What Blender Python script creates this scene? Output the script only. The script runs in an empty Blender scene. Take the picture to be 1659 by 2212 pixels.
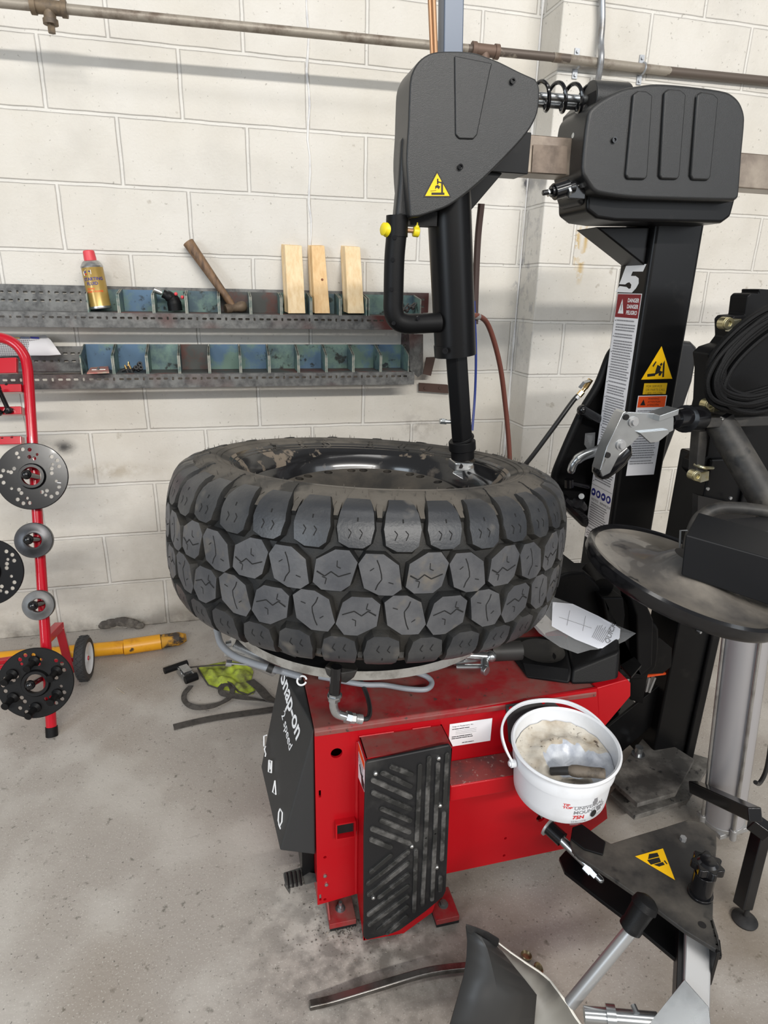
import bpy, bmesh, math, random
import numpy as np
from mathutils import Vector, Matrix
random.seed(7)
V3 = Vector
C = bpy.context.scene.collection
SC = bpy.context.scene
# ------------------------------------------------------------------ camera
F = 1368.8; YAW, PITCH, ROLL = 0.248646, 0.337353, 0.0223552
CAMP = V3((0.48292, -2.45989, 1.32131))
_f = V3((math.sin(YAW)*math.cos(PITCH), math.cos(YAW)*math.cos(PITCH), -math.sin(PITCH)))
_r = V3((math.cos(YAW), -math.sin(YAW), 0)); _u = _r.cross(_f)
_r, _u = _r*math.cos(ROLL)+_u*math.sin(ROLL), -_r*math.sin(ROLL)+_u*math.cos(ROLL)
cd = bpy.data.cameras.new('camera'); cam = bpy.data.objects.new('camera', cd); C.objects.link(cam)
cd.sensor_fit = 'VERTICAL'; cd.sensor_height = 24.0; cd.lens = F/2212*24.0; cd.clip_start = 0.02; cd.clip_end = 60
M = Matrix((_r, _u, -_f)).transposed().to_4x4(); M.translation = CAMP; cam.matrix_world = M
SC.camera = cam
# ------------------------------------------------------------------ exposure, world, lights
SC.view_settings.view_transform = 'Standard'; SC.view_settings.look = 'None'
SC.view_settings.exposure = 0.0; SC.view_settings.gamma = 1.0
SC.view_settings.use_curve_mapping = False
w = bpy.data.worlds.new('world'); SC.world = w; w.use_nodes = True
wb = w.node_tree.nodes['Background']; wb.inputs[0].default_value = (0.93, 0.96, 1.0, 1); wb.inputs[1].default_value = 0.26
def area(name, loc, target, sx, sy, power, col):
    l = bpy.data.lights.new(name, 'AREA'); l.shape = 'RECTANGLE'; l.size = sx; l.size_y = sy; l.energy = power; l.color = col
    o = bpy.data.objects.new(name, l); C.objects.link(o); o.location = loc
    o.rotation_euler = (V3(target)-V3(loc)).to_track_quat('-Z', 'Y').to_euler(); return o
area('daylight_strip', (1.5, -11.0, 6.0), (0.9, 0, 1.2), 9.0, 0.35, 1180, (1.0, 0.965, 0.91))
area('door_daylight', (-3.6, -4.6, 2.0), (0.8, -0.8, 0.9), 1.6, 2.6, 110, (0.80, 0.90, 1.0))
area('door_daylight_right', (4.2, -5.2, 2.3), (1.0, -1.0, 0.8), 1.8, 2.4, 42, (0.90, 0.95, 1.0))
area('ceiling_light', (1.0, -2.4, 3.6), (1.0, -1.6, 0.0), 2.4, .5, 24, (1.0, 0.98, 0.95))

# ------------------------------------------------------------------ measuring helpers: photo pixel -> point on a real plane
def _ray(px, py): return _f + _r*((px-829.5)/F) - _u*((py-1106)/F)
def _pl(px, py, n, d):
    v = _ray(px, py); n = V3(n); t = (d - n.dot(CAMP))/n.dot(v); return CAMP + v*t
def PY(px, py, Y): return _pl(px, py, (0,1,0), Y)
def PX(px, py, X): return _pl(px, py, (1,0,0), X)
def PZ(px, py, Z): return _pl(px, py, (0,0,1), Z)
def PP(px, py, o, n): return _pl(px, py, n, V3(n).dot(V3(o)))

# ------------------------------------------------------------------ mesh builder
def frame(a, hint=None):
    a = V3(a).normalized(); h = V3(hint) if hint else (V3((0,0,1)) if abs(a.z) < .9 else V3((1,0,0)))
    x = h.cross(a).normalized(); y = a.cross(x).normalized(); return x, y, a
class MB:
    def __init__(s): s.bm = bmesh.new(); s.m = 0
    def face(s, vs, m=None):
        try: f = s.bm.faces.new(vs)
        except ValueError: return None
        f.material_index = s.m if m is None else m; return f
    def v(s, p): return s.bm.verts.new(V3(p))
    def poly(s, pts, m=None): return s.face([s.v(p) for p in pts], m)
    def box(s, lo, hi, m=None):
        x0,y0,z0 = lo; x1,y1,z1 = hi
        s.hexa([(x0,y0,z0),(x1,y0,z0),(x1,y1,z0),(x0,y1,z0)], [(x0,y0,z1),(x1,y0,z1),(x1,y1,z1),(x0,y1,z1)], m); return s
    def hexa(s, a, b, m=None):
        A = [s.v(p) for p in a]; B = [s.v(p) for p in b]; n = len(A)
        s.face(A[::-1], m); s.face(B, m)
        for i in range(n): s.face([A[i], A[(i+1)%n], B[(i+1)%n], B[i]], m)
        return s
    def prism(s, pts, vec, m=None, m2=None):
        vec = V3(vec); A = [s.v(p) for p in pts]; B = [s.v(V3(p)+vec) for p in pts]; n = len(A)
        s.face(A[::-1], m); s.face(B, m)
        for i in range(n): s.face([A[i], A[(i+1)%n], B[(i+1)%n], B[i]], m if m2 is None else m2)
        return s
    def obox(s, c, x, y, z, dx, dy, dz, m=None):
        c = V3(c); x = V3(x).normalized()*dx/2; y = V3(y).normalized()*dy/2; z = V3(z).normalized()*dz/2
        s.hexa([c-x-y-z, c+x-y-z, c+x+y-z, c-x+y-z], [c-x-y+z, c+x-y+z, c+x+y+z, c-x+y+z], m); return s
    def bar(s, a, b, wx, wy, hint=None, m=None):
        a, b = V3(a), V3(b); x, y, z = frame(b-a, hint); s.obox((a+b)/2, x, y, z, wx, wy, (b-a).length, m); return s
    def cyl(s, a, b, r, r2=None, n=20, m=None, caps=True, rot=0):
        a, b = V3(a), V3(b); r2 = r if r2 is None else r2; x, y, z = frame(b-a)
        A = []; B = []
        for i in range(n):
            t = 2*math.pi*i/n+rot; d = x*math.cos(t)+y*math.sin(t); A.append(s.v(a+d*r)); B.append(s.v(b+d*r2))
        for i in range(n): s.face([A[i], A[(i+1)%n], B[(i+1)%n], B[i]], m)
        if caps: s.face(A[::-1], m); s.face(B, m)
        return s
    def tube(s, pts, r, n=12, m=None, closed=False, caps=True):
        pts = [V3(p) for p in pts]; N = len(pts); rr = r if isinstance(r, (list, tuple)) else [r]*N
        rings = []; prev = None
        for i, p in enumerate(pts):
            if closed: t = pts[(i+1)%N]-pts[i-1]
            else: t = pts[min(i+1, N-1)]-pts[max(i-1, 0)]
            t.normalize()
            if prev is None: x, y, _ = frame(t)
            else:
                x = prev - t*prev.dot(t); x.normalize(); y = t.cross(x)
            prev = x
            rings.append([s.v(p+(x*math.cos(2*math.pi*k/n)+y*math.sin(2*math.pi*k/n))*rr[i]) for k in range(n)])
        R = range(N) if closed else range(N-1)
        for i in R:
            a, b = rings[i], rings[(i+1)%N]
            for k in range(n): s.face([a[k], a[(k+1)%n], b[(k+1)%n], b[k]], m)
        if caps and not closed: s.face(rings[0][::-1], m); s.face(rings[-1], m)
        return s
    def ribbon(s, pts, wdt, th, up, m=None):
        # flat strap along pts; up = list or single normal
        pts = [V3(p) for p in pts]; N = len(pts); rings = []
        for i, p in enumerate(pts):
            t = (pts[min(i+1, N-1)]-pts[max(i-1, 0)]).normalized(); n_ = V3(up[i] if isinstance(up, list) else up)
            sd = t.cross(n_).normalized()*wdt/2; n_ = sd.cross(t).normalized()*th/2
            rings.append([s.v(p-sd-n_), s.v(p+sd-n_), s.v(p+sd+n_), s.v(p-sd+n_)])
        for i in range(N-1):
            for k in range(4): s.face([rings[i][k], rings[i][(k+1)%4], rings[i+1][(k+1)%4], rings[i+1][k]], m)
        s.face(rings[0][::-1], m); s.face(rings[-1], m); return s
    def lathe(s, prof, o=(0,0,0), a=(0,0,1), n=48, closed=False, m=None, ms=None):
        o = V3(o); x, y, z = frame(a); rings = []
        for (r, h) in prof:
            if r < 1e-6: rings.append([s.v(o+z*h)])
            else: rings.append([s.v(o+z*h+(x*math.cos(2*math.pi*k/n)+y*math.sin(2*math.pi*k/n))*r) for k in range(n)])
        L = len(prof); R = range(L) if closed else range(L-1)
        for i in R:
            A, B = rings[i], rings[(i+1)%L]; mm = ms[i] if ms else m
            for k in range(n):
                k2 = (k+1)%n
                if len(A) == 1 and len(B) == 1: continue
                if len(A) == 1: s.face([A[0], B[k2], B[k]], mm)
                elif len(B) == 1: s.face([A[k], A[k2], B[0]], mm)
                else: s.face([A[k], A[k2], B[k2], B[k]], mm)
        return s
    def sphere(s, c, r, m=None, sx=1, sy=1, sz=1, n=16):
        prof = [(math.sin(math.pi*i/n)*r, -math.cos(math.pi*i/n)*r) for i in range(n+1)]; prof[0] = (0, -r); prof[-1] = (0, r)
        k0 = len(s.bm.verts); s.lathe(prof, (0,0,0), (0,0,1), n=n*2, m=m); s.bm.verts.ensure_lookup_table()
        for v in s.bm.verts[k0:]: v.co = V3((v.co.x*sx+c[0], v.co.y*sy+c[1], v.co.z*sz+c[2]))
        return s
    def hull(s, pts, m=None):
        vs = [s.v(p) for p in pts]; r = bmesh.ops.convex_hull(s.bm, input=vs)
        for g in r['geom']:
            if isinstance(g, bmesh.types.BMFace): g.material_index = s.m if m is None else m
        bad = [g for g in r['geom_interior'] if isinstance(g, bmesh.types.BMVert)]
        if bad: bmesh.ops.delete(s.bm, geom=bad, context='VERTS')
        bmesh.ops.dissolve_limit(s.bm, angle_limit=0.02, verts=s.bm.verts[:], edges=s.bm.edges[:])
        return s
    def text(s, st, o, x, y, size, m=None, shear=0.0, bold=0.0, align='LEFT', lift=0.0, wx=1.0):
        cu = bpy.data.curves.new('t', 'FONT'); cu.body = st; cu.size = 1.0; cu.align_x = align; cu.shear = shear; cu.offset = bold; cu.resolution_u = 3
        cu.extrude = 0.0
        ob = bpy.data.objects.new('t', cu); C.objects.link(ob); bpy.context.view_layer.update()
        me = bpy.data.meshes.new_from_object(ob.evaluated_get(bpy.context.evaluated_depsgraph_get()))
        x = V3(x).normalized(); y = V3(y); y = (y-x*y.dot(x)).normalized(); n = x.cross(y); o = V3(o)+n*lift
        vs = [s.v(o+x*v.co.x*size*wx+y*v.co.y*size) for v in me.vertices]
        for p in me.polygons: s.face([vs[i] for i in p.vertices], m)
        bpy.data.objects.remove(ob); bpy.data.curves.remove(cu); bpy.data.meshes.remove(me); return s
    def mesh(s, name, smooth=True, ang=35):
        bm = s.bm; bmesh.ops.recalc_face_normals(bm, faces=bm.faces[:])
        for f in bm.faces: f.smooth = smooth
        if smooth:
            ca = math.radians(ang)
            for e in bm.edges:
                if len(e.link_faces) == 2 and e.calc_face_angle(0) > ca: e.smooth = False
        me = bpy.data.meshes.new(name); bm.to_mesh(me); bm.free(); return me
WM = {}
def obj(name, mb, mats, parent=None, bevel=0, seg=2, smooth=True, ang=35, label=None, sub=0, solid=0, norecalc=False):
    me = mb.mesh(name, smooth, ang); o = bpy.data.objects.new(name, me); C.objects.link(o)
    for mt in (mats if isinstance(mats, (list, tuple)) else [mats]): me.materials.append(mt)
    if solid:
        md = o.modifiers.new('solid', 'SOLIDIFY'); md.thickness = solid; md.offset = 0
    if bevel:
        md = o.modifiers.new('bev', 'BEVEL'); md.width = bevel; md.segments = seg; md.limit_method = 'ANGLE'; md.angle_limit = math.radians(40); md.harden_normals = True
    if sub:
        md = o.modifiers.new('sub', 'SUBSURF'); md.levels = sub; md.render_levels = sub
    WM[o.name] = Matrix.Identity(4)
    if parent: o.parent = parent; o.matrix_parent_inverse = WM[parent.name].inverted()
    if label: o['label'] = label
    return o
def thing(name, loc, label, cat, group=None):
    o = bpy.data.objects.new(name, None); C.objects.link(o); o.location = loc; o.empty_display_size = .05
    WM[o.name] = Matrix.Translation(V3(loc)); o['label'] = label; o['category'] = cat
    if group: o['group'] = group
    return o
def tag(o, label, cat, group=None, kind=None):
    o['label'] = label; o['category'] = cat
    if group: o['group'] = group
    if kind: o['kind'] = kind
    return o
def copy_tree(o, parent=None):
    c = o.copy(); C.objects.link(c)
    if parent: c.parent = parent
    for ch in list(o.children): copy_tree(ch, c)
    return c
def cut(o, fn):
    mb = MB(); fn(mb); me = mb.mesh('cutter', False); k = bpy.data.objects.new('cutter', me); C.objects.link(k)
    md = o.modifiers.new('cut', 'BOOLEAN'); md.object = k; md.operation = 'DIFFERENCE'; md.solver = 'EXACT'; md.use_self = True
    bpy.context.view_layer.update(); dg = bpy.context.evaluated_depsgraph_get()
    new = bpy.data.meshes.new_from_object(o.evaluated_get(dg)); old = o.data
    o.modifiers.clear(); o.data = new
    bpy.data.objects.remove(k); bpy.data.meshes.remove(me)
def arc(c, x, y, r, a0, a1, n=10):
    c, x, y = V3(c), V3(x), V3(y)
    return [c+(x*math.cos(math.radians(a0+(a1-a0)*i/n))+y*math.sin(math.radians(a0+(a1-a0)*i/n)))*r for i in range(n+1)]
def spline(P, n=8):
    P = [V3(p) for p in P]; Q = [P[0]*2-P[1]]+P+[P[-1]*2-P[-2]]; out = []
    for i in range(1, len(Q)-2):
        for k in range(n):
            t = k/n; a, b, c, d = Q[i-1], Q[i], Q[i+1], Q[i+2]
            out.append(0.5*((2*b)+(c-a)*t+(2*a-5*b+4*c-d)*t*t+(3*b-a-3*c+d)*t**3))
    out.append(P[-1]); return out

def sm(L, n=3):
    # smooth closed outline, keeping corners where the outline turns sharply
    N = len(L); out = []
    for i in range(N):
        p0, p1, p2, p3 = [V3((*L[(i+k)%N], 0)) for k in (-1,0,1,2)]
        d = (p2-p1); m1 = (p2-p0)*.5; m2 = (p3-p1)*.5
        if (p1-p0).angle(d) > .75: m1 = d
        if (p3-p2).angle(d) > .75: m2 = d
        q = d.length; m1 = m1.normalized()*min(m1.length, q); m2 = m2.normalized()*min(m2.length, q)
        for k in range(n):
            t = k/n; h = (2*t**3-3*t*t+1)*p1+(t**3-2*t*t+t)*m1+(-2*t**3+3*t*t)*p2+(t**3-t*t)*m2; out.append((h.x, h.y))
    return out
# ------------------------------------------------------------------ materials
def srgb(r, g, b):
    f = lambda c: (c/255/12.92) if c/255 <= .04045 else ((c/255+.055)/1.055)**2.4
    return (f(r), f(g), f(b), 1)
def mat(name, col, rough=.5, metal=0, col2=None, nscale=8, nlo=.45, nhi=.65, bump=0, bscale=200, rough2=None, spec=.5, coat=0, detail=6, stretch=None, trans=0, alpha=1, col3=None, n3=30, n3lo=.6, n3hi=.7):
    m = bpy.data.materials.new(name); m.use_nodes = True; nt = m.node_tree; b = nt.nodes['Principled BSDF']
    b.inputs['Base Color'].default_value = col; b.inputs['Roughness'].default_value = rough; b.inputs['Metallic'].default_value = metal
    b.inputs['Specular IOR Level'].default_value = spec; b.inputs['Coat Weight'].default_value = coat
    b.inputs['Transmission Weight'].default_value = trans; b.inputs['Alpha'].default_value = alpha
    tc = nt.nodes.new('ShaderNodeTexCoord'); src = tc.outputs['Object']
    if stretch:
        mp = nt.nodes.new('ShaderNodeMapping'); mp.inputs['Scale'].default_value = stretch; nt.links.new(src, mp.inputs[0]); src = mp.outputs[0]
    cur = None
    def noise(scale, lo, hi, det):
        n = nt.nodes.new('ShaderNodeTexNoise'); n.inputs['Scale'].default_value = scale; n.inputs['Detail'].default_value = det; n.inputs['Roughness'].default_value = .62
        nt.links.new(src, n.inputs['Vector']); r = nt.nodes.new('ShaderNodeMapRange'); r.inputs[1].default_value = lo; r.inputs[2].default_value = hi
        nt.links.new(n.outputs[0], r.inputs[0]); return r.outputs[0]
    def mix(fac, a, bcol):
        x = nt.nodes.new('ShaderNodeMix'); x.data_type = 'RGBA'; nt.links.new(fac, x.inputs[0])
        if isinstance(a, tuple): x.inputs[6].default_value = a
        else: nt.links.new(a, x.inputs[6])
        x.inputs[7].default_value = bcol; return x.outputs[2]
    if col2:
        fac = noise(nscale, nlo, nhi, detail); cur = mix(fac, col, col2)
        if rough2 is not None:
            r = nt.nodes.new('ShaderNodeMapRange'); r.inputs[3].default_value = rough; r.inputs[4].default_value = rough2
            nt.links.new(fac, r.inputs[0]); nt.links.new(r.outputs[0], b.inputs['Roughness'])
    if col3: cur = mix(noise(n3, n3lo, n3hi, 3), cur if cur else col, col3)
    if cur: nt.links.new(cur, b.inputs['Base Color'])
    if bump:
        n = nt.nodes.new('ShaderNodeTexNoise'); n.inputs['Scale'].default_value = bscale; n.inputs['Detail'].default_value = 4
        nt.links.new(src, n.inputs['Vector']); bp = nt.nodes.new('ShaderNodeBump'); bp.inputs['Strength'].default_value = bump; bp.inputs['Distance'].default_value = .002
        nt.links.new(n.outputs[0], bp.inputs['Height']); nt.links.new(bp.outputs[0], b.inputs['Normal'])
    return m

def wall_mat(name, ztop_dirt=True):
    m = bpy.data.materials.new(name); m.use_nodes = True; nt = m.node_tree; b = nt.nodes['Principled BSDF']; N = nt.nodes.new; L = nt.links.new
    b.inputs['Roughness'].default_value = .62; b.inputs['Specular IOR Level'].default_value = .3
    tc = N('ShaderNodeTexCoord'); sp = N('ShaderNodeSeparateXYZ'); L(tc.outputs['Object'], sp.inputs[0])
    # slight wander of joints
    nz = N('ShaderNodeTexNoise'); nz.inputs['Scale'].default_value = 9; nz.inputs['Detail'].default_value = 3; L(tc.outputs['Object'], nz.inputs['Vector'])
    def wob(sock, k, chan):
        a = N('ShaderNodeMath'); a.operation = 'MULTIPLY_ADD'; sc = N('ShaderNodeSeparateColor'); L(nz.outputs['Color'], sc.inputs[0]); L(sc.outputs[chan], a.inputs[0]); a.inputs[1].default_value = k; L(sock, a.inputs[2]); return a.outputs[0]
    xx = N('ShaderNodeMath'); xx.operation = 'ADD'; L(sp.outputs[0], xx.inputs[0]); L(sp.outputs[1], xx.inputs[1])
    cb = N('ShaderNodeCombineXYZ'); L(wob(xx.outputs[0], .007, 0), cb.inputs[0]); L(wob(sp.outputs[2], .006, 1), cb.inputs[1])
    br = N('ShaderNodeTexBrick'); br.inputs['Scale'].default_value = 1; br.inputs['Brick Width'].default_value = .4064; br.inputs['Row Height'].default_value = .2032
    br.inputs['Mortar Size'].default_value = .0052; br.inputs['Mortar Smooth'].default_value = .25; br.offset = .5; br.inputs['Color1'].default_value = (0,0,0,1); br.inputs['Color2'].default_value = (1,1,1,1)
    L(cb.outputs[0], br.inputs['Vector'])
    br2 = N('ShaderNodeTexBrick'); br2.inputs['Scale'].default_value = 1; br2.inputs['Brick Width'].default_value = .4064; br2.inputs['Row Height'].default_value = .2032
    br2.inputs['Mortar Size'].default_value = .0088; br2.inputs['Mortar Smooth'].default_value = .6; br2.offset = .5; L(cb.outputs[0], br2.inputs['Vector'])
    def noise(scale, lo, hi, det=6, vec=None, rgh=.6):
        n = N('ShaderNodeTexNoise'); n.inputs['Scale'].default_value = scale; n.inputs['Detail'].default_value = det; n.inputs['Roughness'].default_value = rgh
        L(vec or tc.outputs['Object'], n.inputs['Vector']); r = N('ShaderNodeMapRange'); r.inputs[1].default_value = lo; r.inputs[2].default_value = hi; L(n.outputs[0], r.inputs[0]); return r.outputs[0]
    def mix(f, a, c, k=None):
        if k is not None:
            q = N('ShaderNodeMath'); q.operation = 'MULTIPLY'; L(f, q.inputs[0]); q.inputs[1].default_value = k; f = q.outputs[0]
        x = N('ShaderNodeMix'); x.data_type = 'RGBA'; L(f, x.inputs[0])
        if isinstance(a, tuple): x.inputs[6].default_value = a
        else: L(a, x.inputs[6])
        x.inputs[7].default_value = c; return x.outputs[2]
    c = mix(noise(1.7, .35, .68), (.60, .565, .50, 1), (.68, .655, .61, 1))
    c = mix(noise(5.0, .5, .75), c, (.50, .475, .43, 1), .45)
    # edge-of-joint grime, then light paint in the joint
    gr = N('ShaderNodeMath'); gr.operation = 'MULTIPLY'; L(br2.outputs['Fac'], gr.inputs[0]); L(noise(7, .45, .62), gr.inputs[1])
    c = mix(gr.outputs[0], c, (.34, .315, .28, 1), .5)
    c = mix(br.outputs['Fac'], c, (.72, .70, .655, 1), .7)
    # pits and specks
    c = mix(noise(75, .67, .73, 2), c, (.26, .24, .21, 1), .55)
    c = mix(noise(16, .70, .76, 3), c, (.30, .26, .2, 1), .5)
    # splash dirt low on the wall
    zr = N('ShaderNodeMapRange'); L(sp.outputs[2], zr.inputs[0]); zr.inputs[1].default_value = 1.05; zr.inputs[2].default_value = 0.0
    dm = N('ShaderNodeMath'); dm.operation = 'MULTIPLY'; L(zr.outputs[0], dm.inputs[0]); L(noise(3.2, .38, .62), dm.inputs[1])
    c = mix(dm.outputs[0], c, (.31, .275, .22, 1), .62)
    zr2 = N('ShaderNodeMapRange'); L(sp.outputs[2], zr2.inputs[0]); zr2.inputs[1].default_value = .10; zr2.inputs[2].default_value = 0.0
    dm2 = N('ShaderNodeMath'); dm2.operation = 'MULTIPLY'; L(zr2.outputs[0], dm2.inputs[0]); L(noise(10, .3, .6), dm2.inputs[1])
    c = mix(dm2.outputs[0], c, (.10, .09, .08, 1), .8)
    def blob(cx_, cz_, sx_, sz_, lo, hi):
        vs = N('ShaderNodeVectorMath'); vs.operation = 'SUBTRACT'; L(tc.outputs['Object'], vs.inputs[0]); vs.inputs[1].default_value = (cx_, 0, cz_)
        vm = N('ShaderNodeVectorMath'); vm.operation = 'MULTIPLY'; L(vs.outputs[0], vm.inputs[0]); vm.inputs[1].default_value = (1/sx_, 0, 1/sz_)
        ln = N('ShaderNodeVectorMath'); ln.operation = 'LENGTH'; L(vm.outputs[0], ln.inputs[0])
        r = N('ShaderNodeMapRange'); r.interpolation_type = 'SMOOTHSTEP'; L(ln.outputs['Value'], r.inputs[0]); r.inputs[1].default_value = 1; r.inputs[2].default_value = 0; r.inputs[3].default_value = 0; r.inputs[4].default_value = 1
        m2 = N('ShaderNodeMath'); m2.operation = 'MULTIPLY'; L(r.outputs[0], m2.inputs[0]); L(noise(22, lo, hi, 6), m2.inputs[1]); return m2.outputs[0]
    c = mix(blob(-.098, .757, .062, .040, .1, .45), c, (.045,.043,.042,1), .95)
    c = mix(blob(-.22, .772, .16, .022, .2, .55), c, (.08,.075,.07,1), .6)
    c = mix(blob(.06, .66, .22, .05, .35, .6), c, (.30,.24,.16,1), .55)
    c = mix(blob(1.50, 1.72, .10, .13, .25, .6), c, (.42,.40,.38,1), .45)
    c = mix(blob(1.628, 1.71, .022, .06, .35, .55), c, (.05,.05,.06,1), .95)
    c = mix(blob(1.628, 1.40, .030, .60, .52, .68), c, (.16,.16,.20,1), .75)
    def scrib(cx_, cz_, sx_, sz_): return blob(cx_, cz_, sx_, sz_, .46, .50)
    c = mix(scrib(1.788, 1.50, .018, .13), c, (.50,.34,.12,1), .9)
    c = mix(scrib(1.822, 1.52, .014, .11), c, (.50,.34,.12,1), .9)
    c = mix(scrib(1.812, 1.42, .020, .09), c, (.50,.34,.12,1), .8)
    c = mix(blob(1.25, .80, .14, .10, .45, .6), c, (.25,.22,.19,1), .5)
    L(c, b.inputs['Base Color'])
    hgt = N('ShaderNodeMath'); hgt.operation = 'MULTIPLY'; L(br2.outputs['Fac'], hgt.inputs[0]); hgt.inputs[1].default_value = -1.0
    h2 = N('ShaderNodeMath'); h2.operation = 'MULTIPLY_ADD'; L(br.outputs['Fac'], h2.inputs[0]); h2.inputs[1].default_value = .75; L(hgt.outputs[0], h2.inputs[2])
    bn = N('ShaderNodeTexNoise'); bn.inputs['Scale'].default_value = 110; bn.inputs['Detail'].default_value = 5; L(tc.outputs['Object'], bn.inputs['Vector'])
    h3 = N('ShaderNodeMath'); h3.operation = 'MULTIPLY_ADD'; L(bn.outputs[0], h3.inputs[0]); h3.inputs[1].default_value = .35; L(h2.outputs[0], h3.inputs[2])
    bp = N('ShaderNodeBump'); bp.inputs['Strength'].default_value = .9; bp.inputs['Distance'].default_value = .004; L(h3.outputs[0], bp.inputs['Height']); L(bp.outputs[0], b.inputs['Normal'])
    return m

M_wall = wall_mat('painted_block')
M_floor = mat('concrete', (.345, .315, .285, 1), .78, spec=.25, col2=(.42, .39, .355, 1), nscale=2.2, nlo=.35, nhi=.7, bump=.35, bscale=90, col3=(.15, .14, .12, 1), n3=38, n3lo=.62, n3hi=.74)
def floor_extra(m):
    nt = m.node_tree; b = nt.nodes['Principled BSDF']; L = nt.links.new; N = nt.nodes.new
    src = b.inputs['Base Color'].links[0].from_socket; tc = [n for n in nt.nodes if n.type == 'TEX_COORD'][0]
    def noise(scale, lo, hi, det=6):
        n = N('ShaderNodeTexNoise'); n.inputs['Scale'].default_value = scale; n.inputs['Detail'].default_value = det
        L(tc.outputs['Object'], n.inputs['Vector']); r = N('ShaderNodeMapRange'); r.inputs[1].default_value = lo; r.inputs[2].default_value = hi; L(n.outputs[0], r.inputs[0]); return r.outputs[0]
    def mix(f, a, c, k):
        q = N('ShaderNodeMath'); q.operation = 'MULTIPLY'; L(f, q.inputs[0]); q.inputs[1].default_value = k
        x = N('ShaderNodeMix'); x.data_type = 'RGBA'; L(q.outputs[0], x.inputs[0]); L(a, x.inputs[6]); x.inputs[7].default_value = c; return x.outputs[2]
    c = mix(noise(4.5, .48, .60, 8), src, (.50,.475,.44,1), .5)
    c = mix(noise(1.3, .52, .68, 5), c, (.25,.205,.16,1), .55)
    c = mix(noise(260, .62, .70, 1), c, (.60, .58, .53, 1), .5)
    c = mix(noise(140, .66, .74, 2), c, (.07, .065, .06, 1), .7)
    # dark rubber grit that has collected round the machine foot
    sp = N('ShaderNodeVectorMath'); sp.operation = 'DISTANCE'; L(tc.outputs['Object'], sp.inputs[0]); sp.inputs[1].default_value = (.72, -1.50, 0)
    r = N('ShaderNodeMapRange'); L(sp.outputs['Value'], r.inputs[0]); r.inputs[1].default_value = .34; r.inputs[2].default_value = .03
    g = N('ShaderNodeMath'); g.operation = 'MULTIPLY'; L(r.outputs[0], g.inputs[0]); L(noise(28, .40, .60, 8), g.inputs[1])
    c = mix(g.outputs[0], c, (.06, .055, .05, 1), .75)
    sp2 = N('ShaderNodeVectorMath'); sp2.operation = 'DISTANCE'; L(tc.outputs['Object'], sp2.inputs[0]); sp2.inputs[1].default_value = (1.35, -1.62, 0)
    r2 = N('ShaderNodeMapRange'); L(sp2.outputs['Value'], r2.inputs[0]); r2.inputs[1].default_value = .75; r2.inputs[2].default_value = .10
    g2 = N('ShaderNodeMath'); g2.operation = 'MULTIPLY'; L(r2.outputs[0], g2.inputs[0]); L(noise(4, .30, .60, 8), g2.inputs[1])
    c = mix(g2.outputs[0], c, (.17, .135, .095, 1), .75)
    L(c, b.inputs['Base Color'])
floor_extra(M_floor)
M_pipe = mat('pipe_grey', srgb(150,142,130), .5, .2, col2=srgb(105,92,80), nscale=12, nlo=.5, nhi=.65, bump=.3, bscale=120)
M_pipeb = mat('pipe_brown', srgb(98,88,80), .5, .3, col2=srgb(160,150,136), nscale=5, nlo=.58, nhi=.62)
M_galv = mat('galvanised', srgb(120,120,118), .5, .55, col2=srgb(78,78,78), nscale=30, nlo=.4, nhi=.65, col3=srgb(88,50,46), n3=2.2, n3lo=.56, n3hi=.66)
M_galv2 = mat('conduit', srgb(165,168,172), .4, .6, col2=srgb(120,115,110), nscale=9)
M_binout = mat('bin_paint', srgb(112,138,128), .6, .1, col2=srgb(78,98,108), nscale=14, nlo=.42, nhi=.62, col3=srgb(50,56,54), n3=24, n3lo=.58, n3hi=.66, bump=.2)
M_binblue = mat('bin_blue', srgb(84,112,138), .6, .1, col2=srgb(106,132,122), nscale=7, nlo=.45, nhi=.55, col3=srgb(40,48,52), n3=26, n3lo=.6, n3hi=.68)
M_bingrey = mat('bin_grey', srgb(78,80,78), .65, .1, col2=srgb(96,66,60), nscale=8, nlo=.5, nhi=.62)
M_binedge = mat('bin_edge', srgb(150,150,140), .5, .3, col2=srgb(90,112,108), nscale=40)
M_wood = mat('pine', srgb(236,212,172), .6, col2=srgb(220,188,140), nscale=9, nlo=.35, nhi=.7, stretch=(9, 9, 1))
M_wood2 = mat('pine_amber', srgb(230,196,146), .6, col2=srgb(214,172,118), nscale=9, nlo=.35, nhi=.7, stretch=(9, 9, 1))
M_knot = mat('knot', srgb(120,66,34), .6)
M_handle = mat('old_hickory', srgb(128,100,74), .65, col2=srgb(78,60,46), nscale=10, nlo=.4, nhi=.65, stretch=(6, 6, 1.5))
M_hammer = mat('hammer_head', srgb(120,102,84), .6, .3, col2=srgb(84,70,58), nscale=22)
M_gold = mat('can_gold', srgb(178,148,82), .3, .35)
M_capred = mat('can_cap', srgb(214,70,78), .45)
M_black = mat('black_plastic', (.006,.006,.0065,1), .48, spec=.18, bump=.12, bscale=600)
M_cover = mat('cover_plastic', (.019,.0195,.020,1), .36, spec=.45, bump=.25, bscale=900)
M_coverd = mat('cover_dark', (.018,.018,.019,1), .38, bump=.15, bscale=700)
M_gloss = mat('gloss_black', (.006,.006,.007,1), .18, coat=.2, spec=.4)
M_paintb = mat('satin_black_steel', (.005,.005,.0055,1), .34, spec=.22, col2=(.018,.017,.016,1), nscale=14, nlo=.6, nhi=.8)
M_dustb = mat('dusty_black_steel', (.030,.029,.028,1), .5, spec=.3, col2=(.12,.108,.092,1), nscale=6, nlo=.45, nhi=.72, col3=(.02,.02,.02,1), n3=17, n3lo=.6, n3hi=.68)
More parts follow.
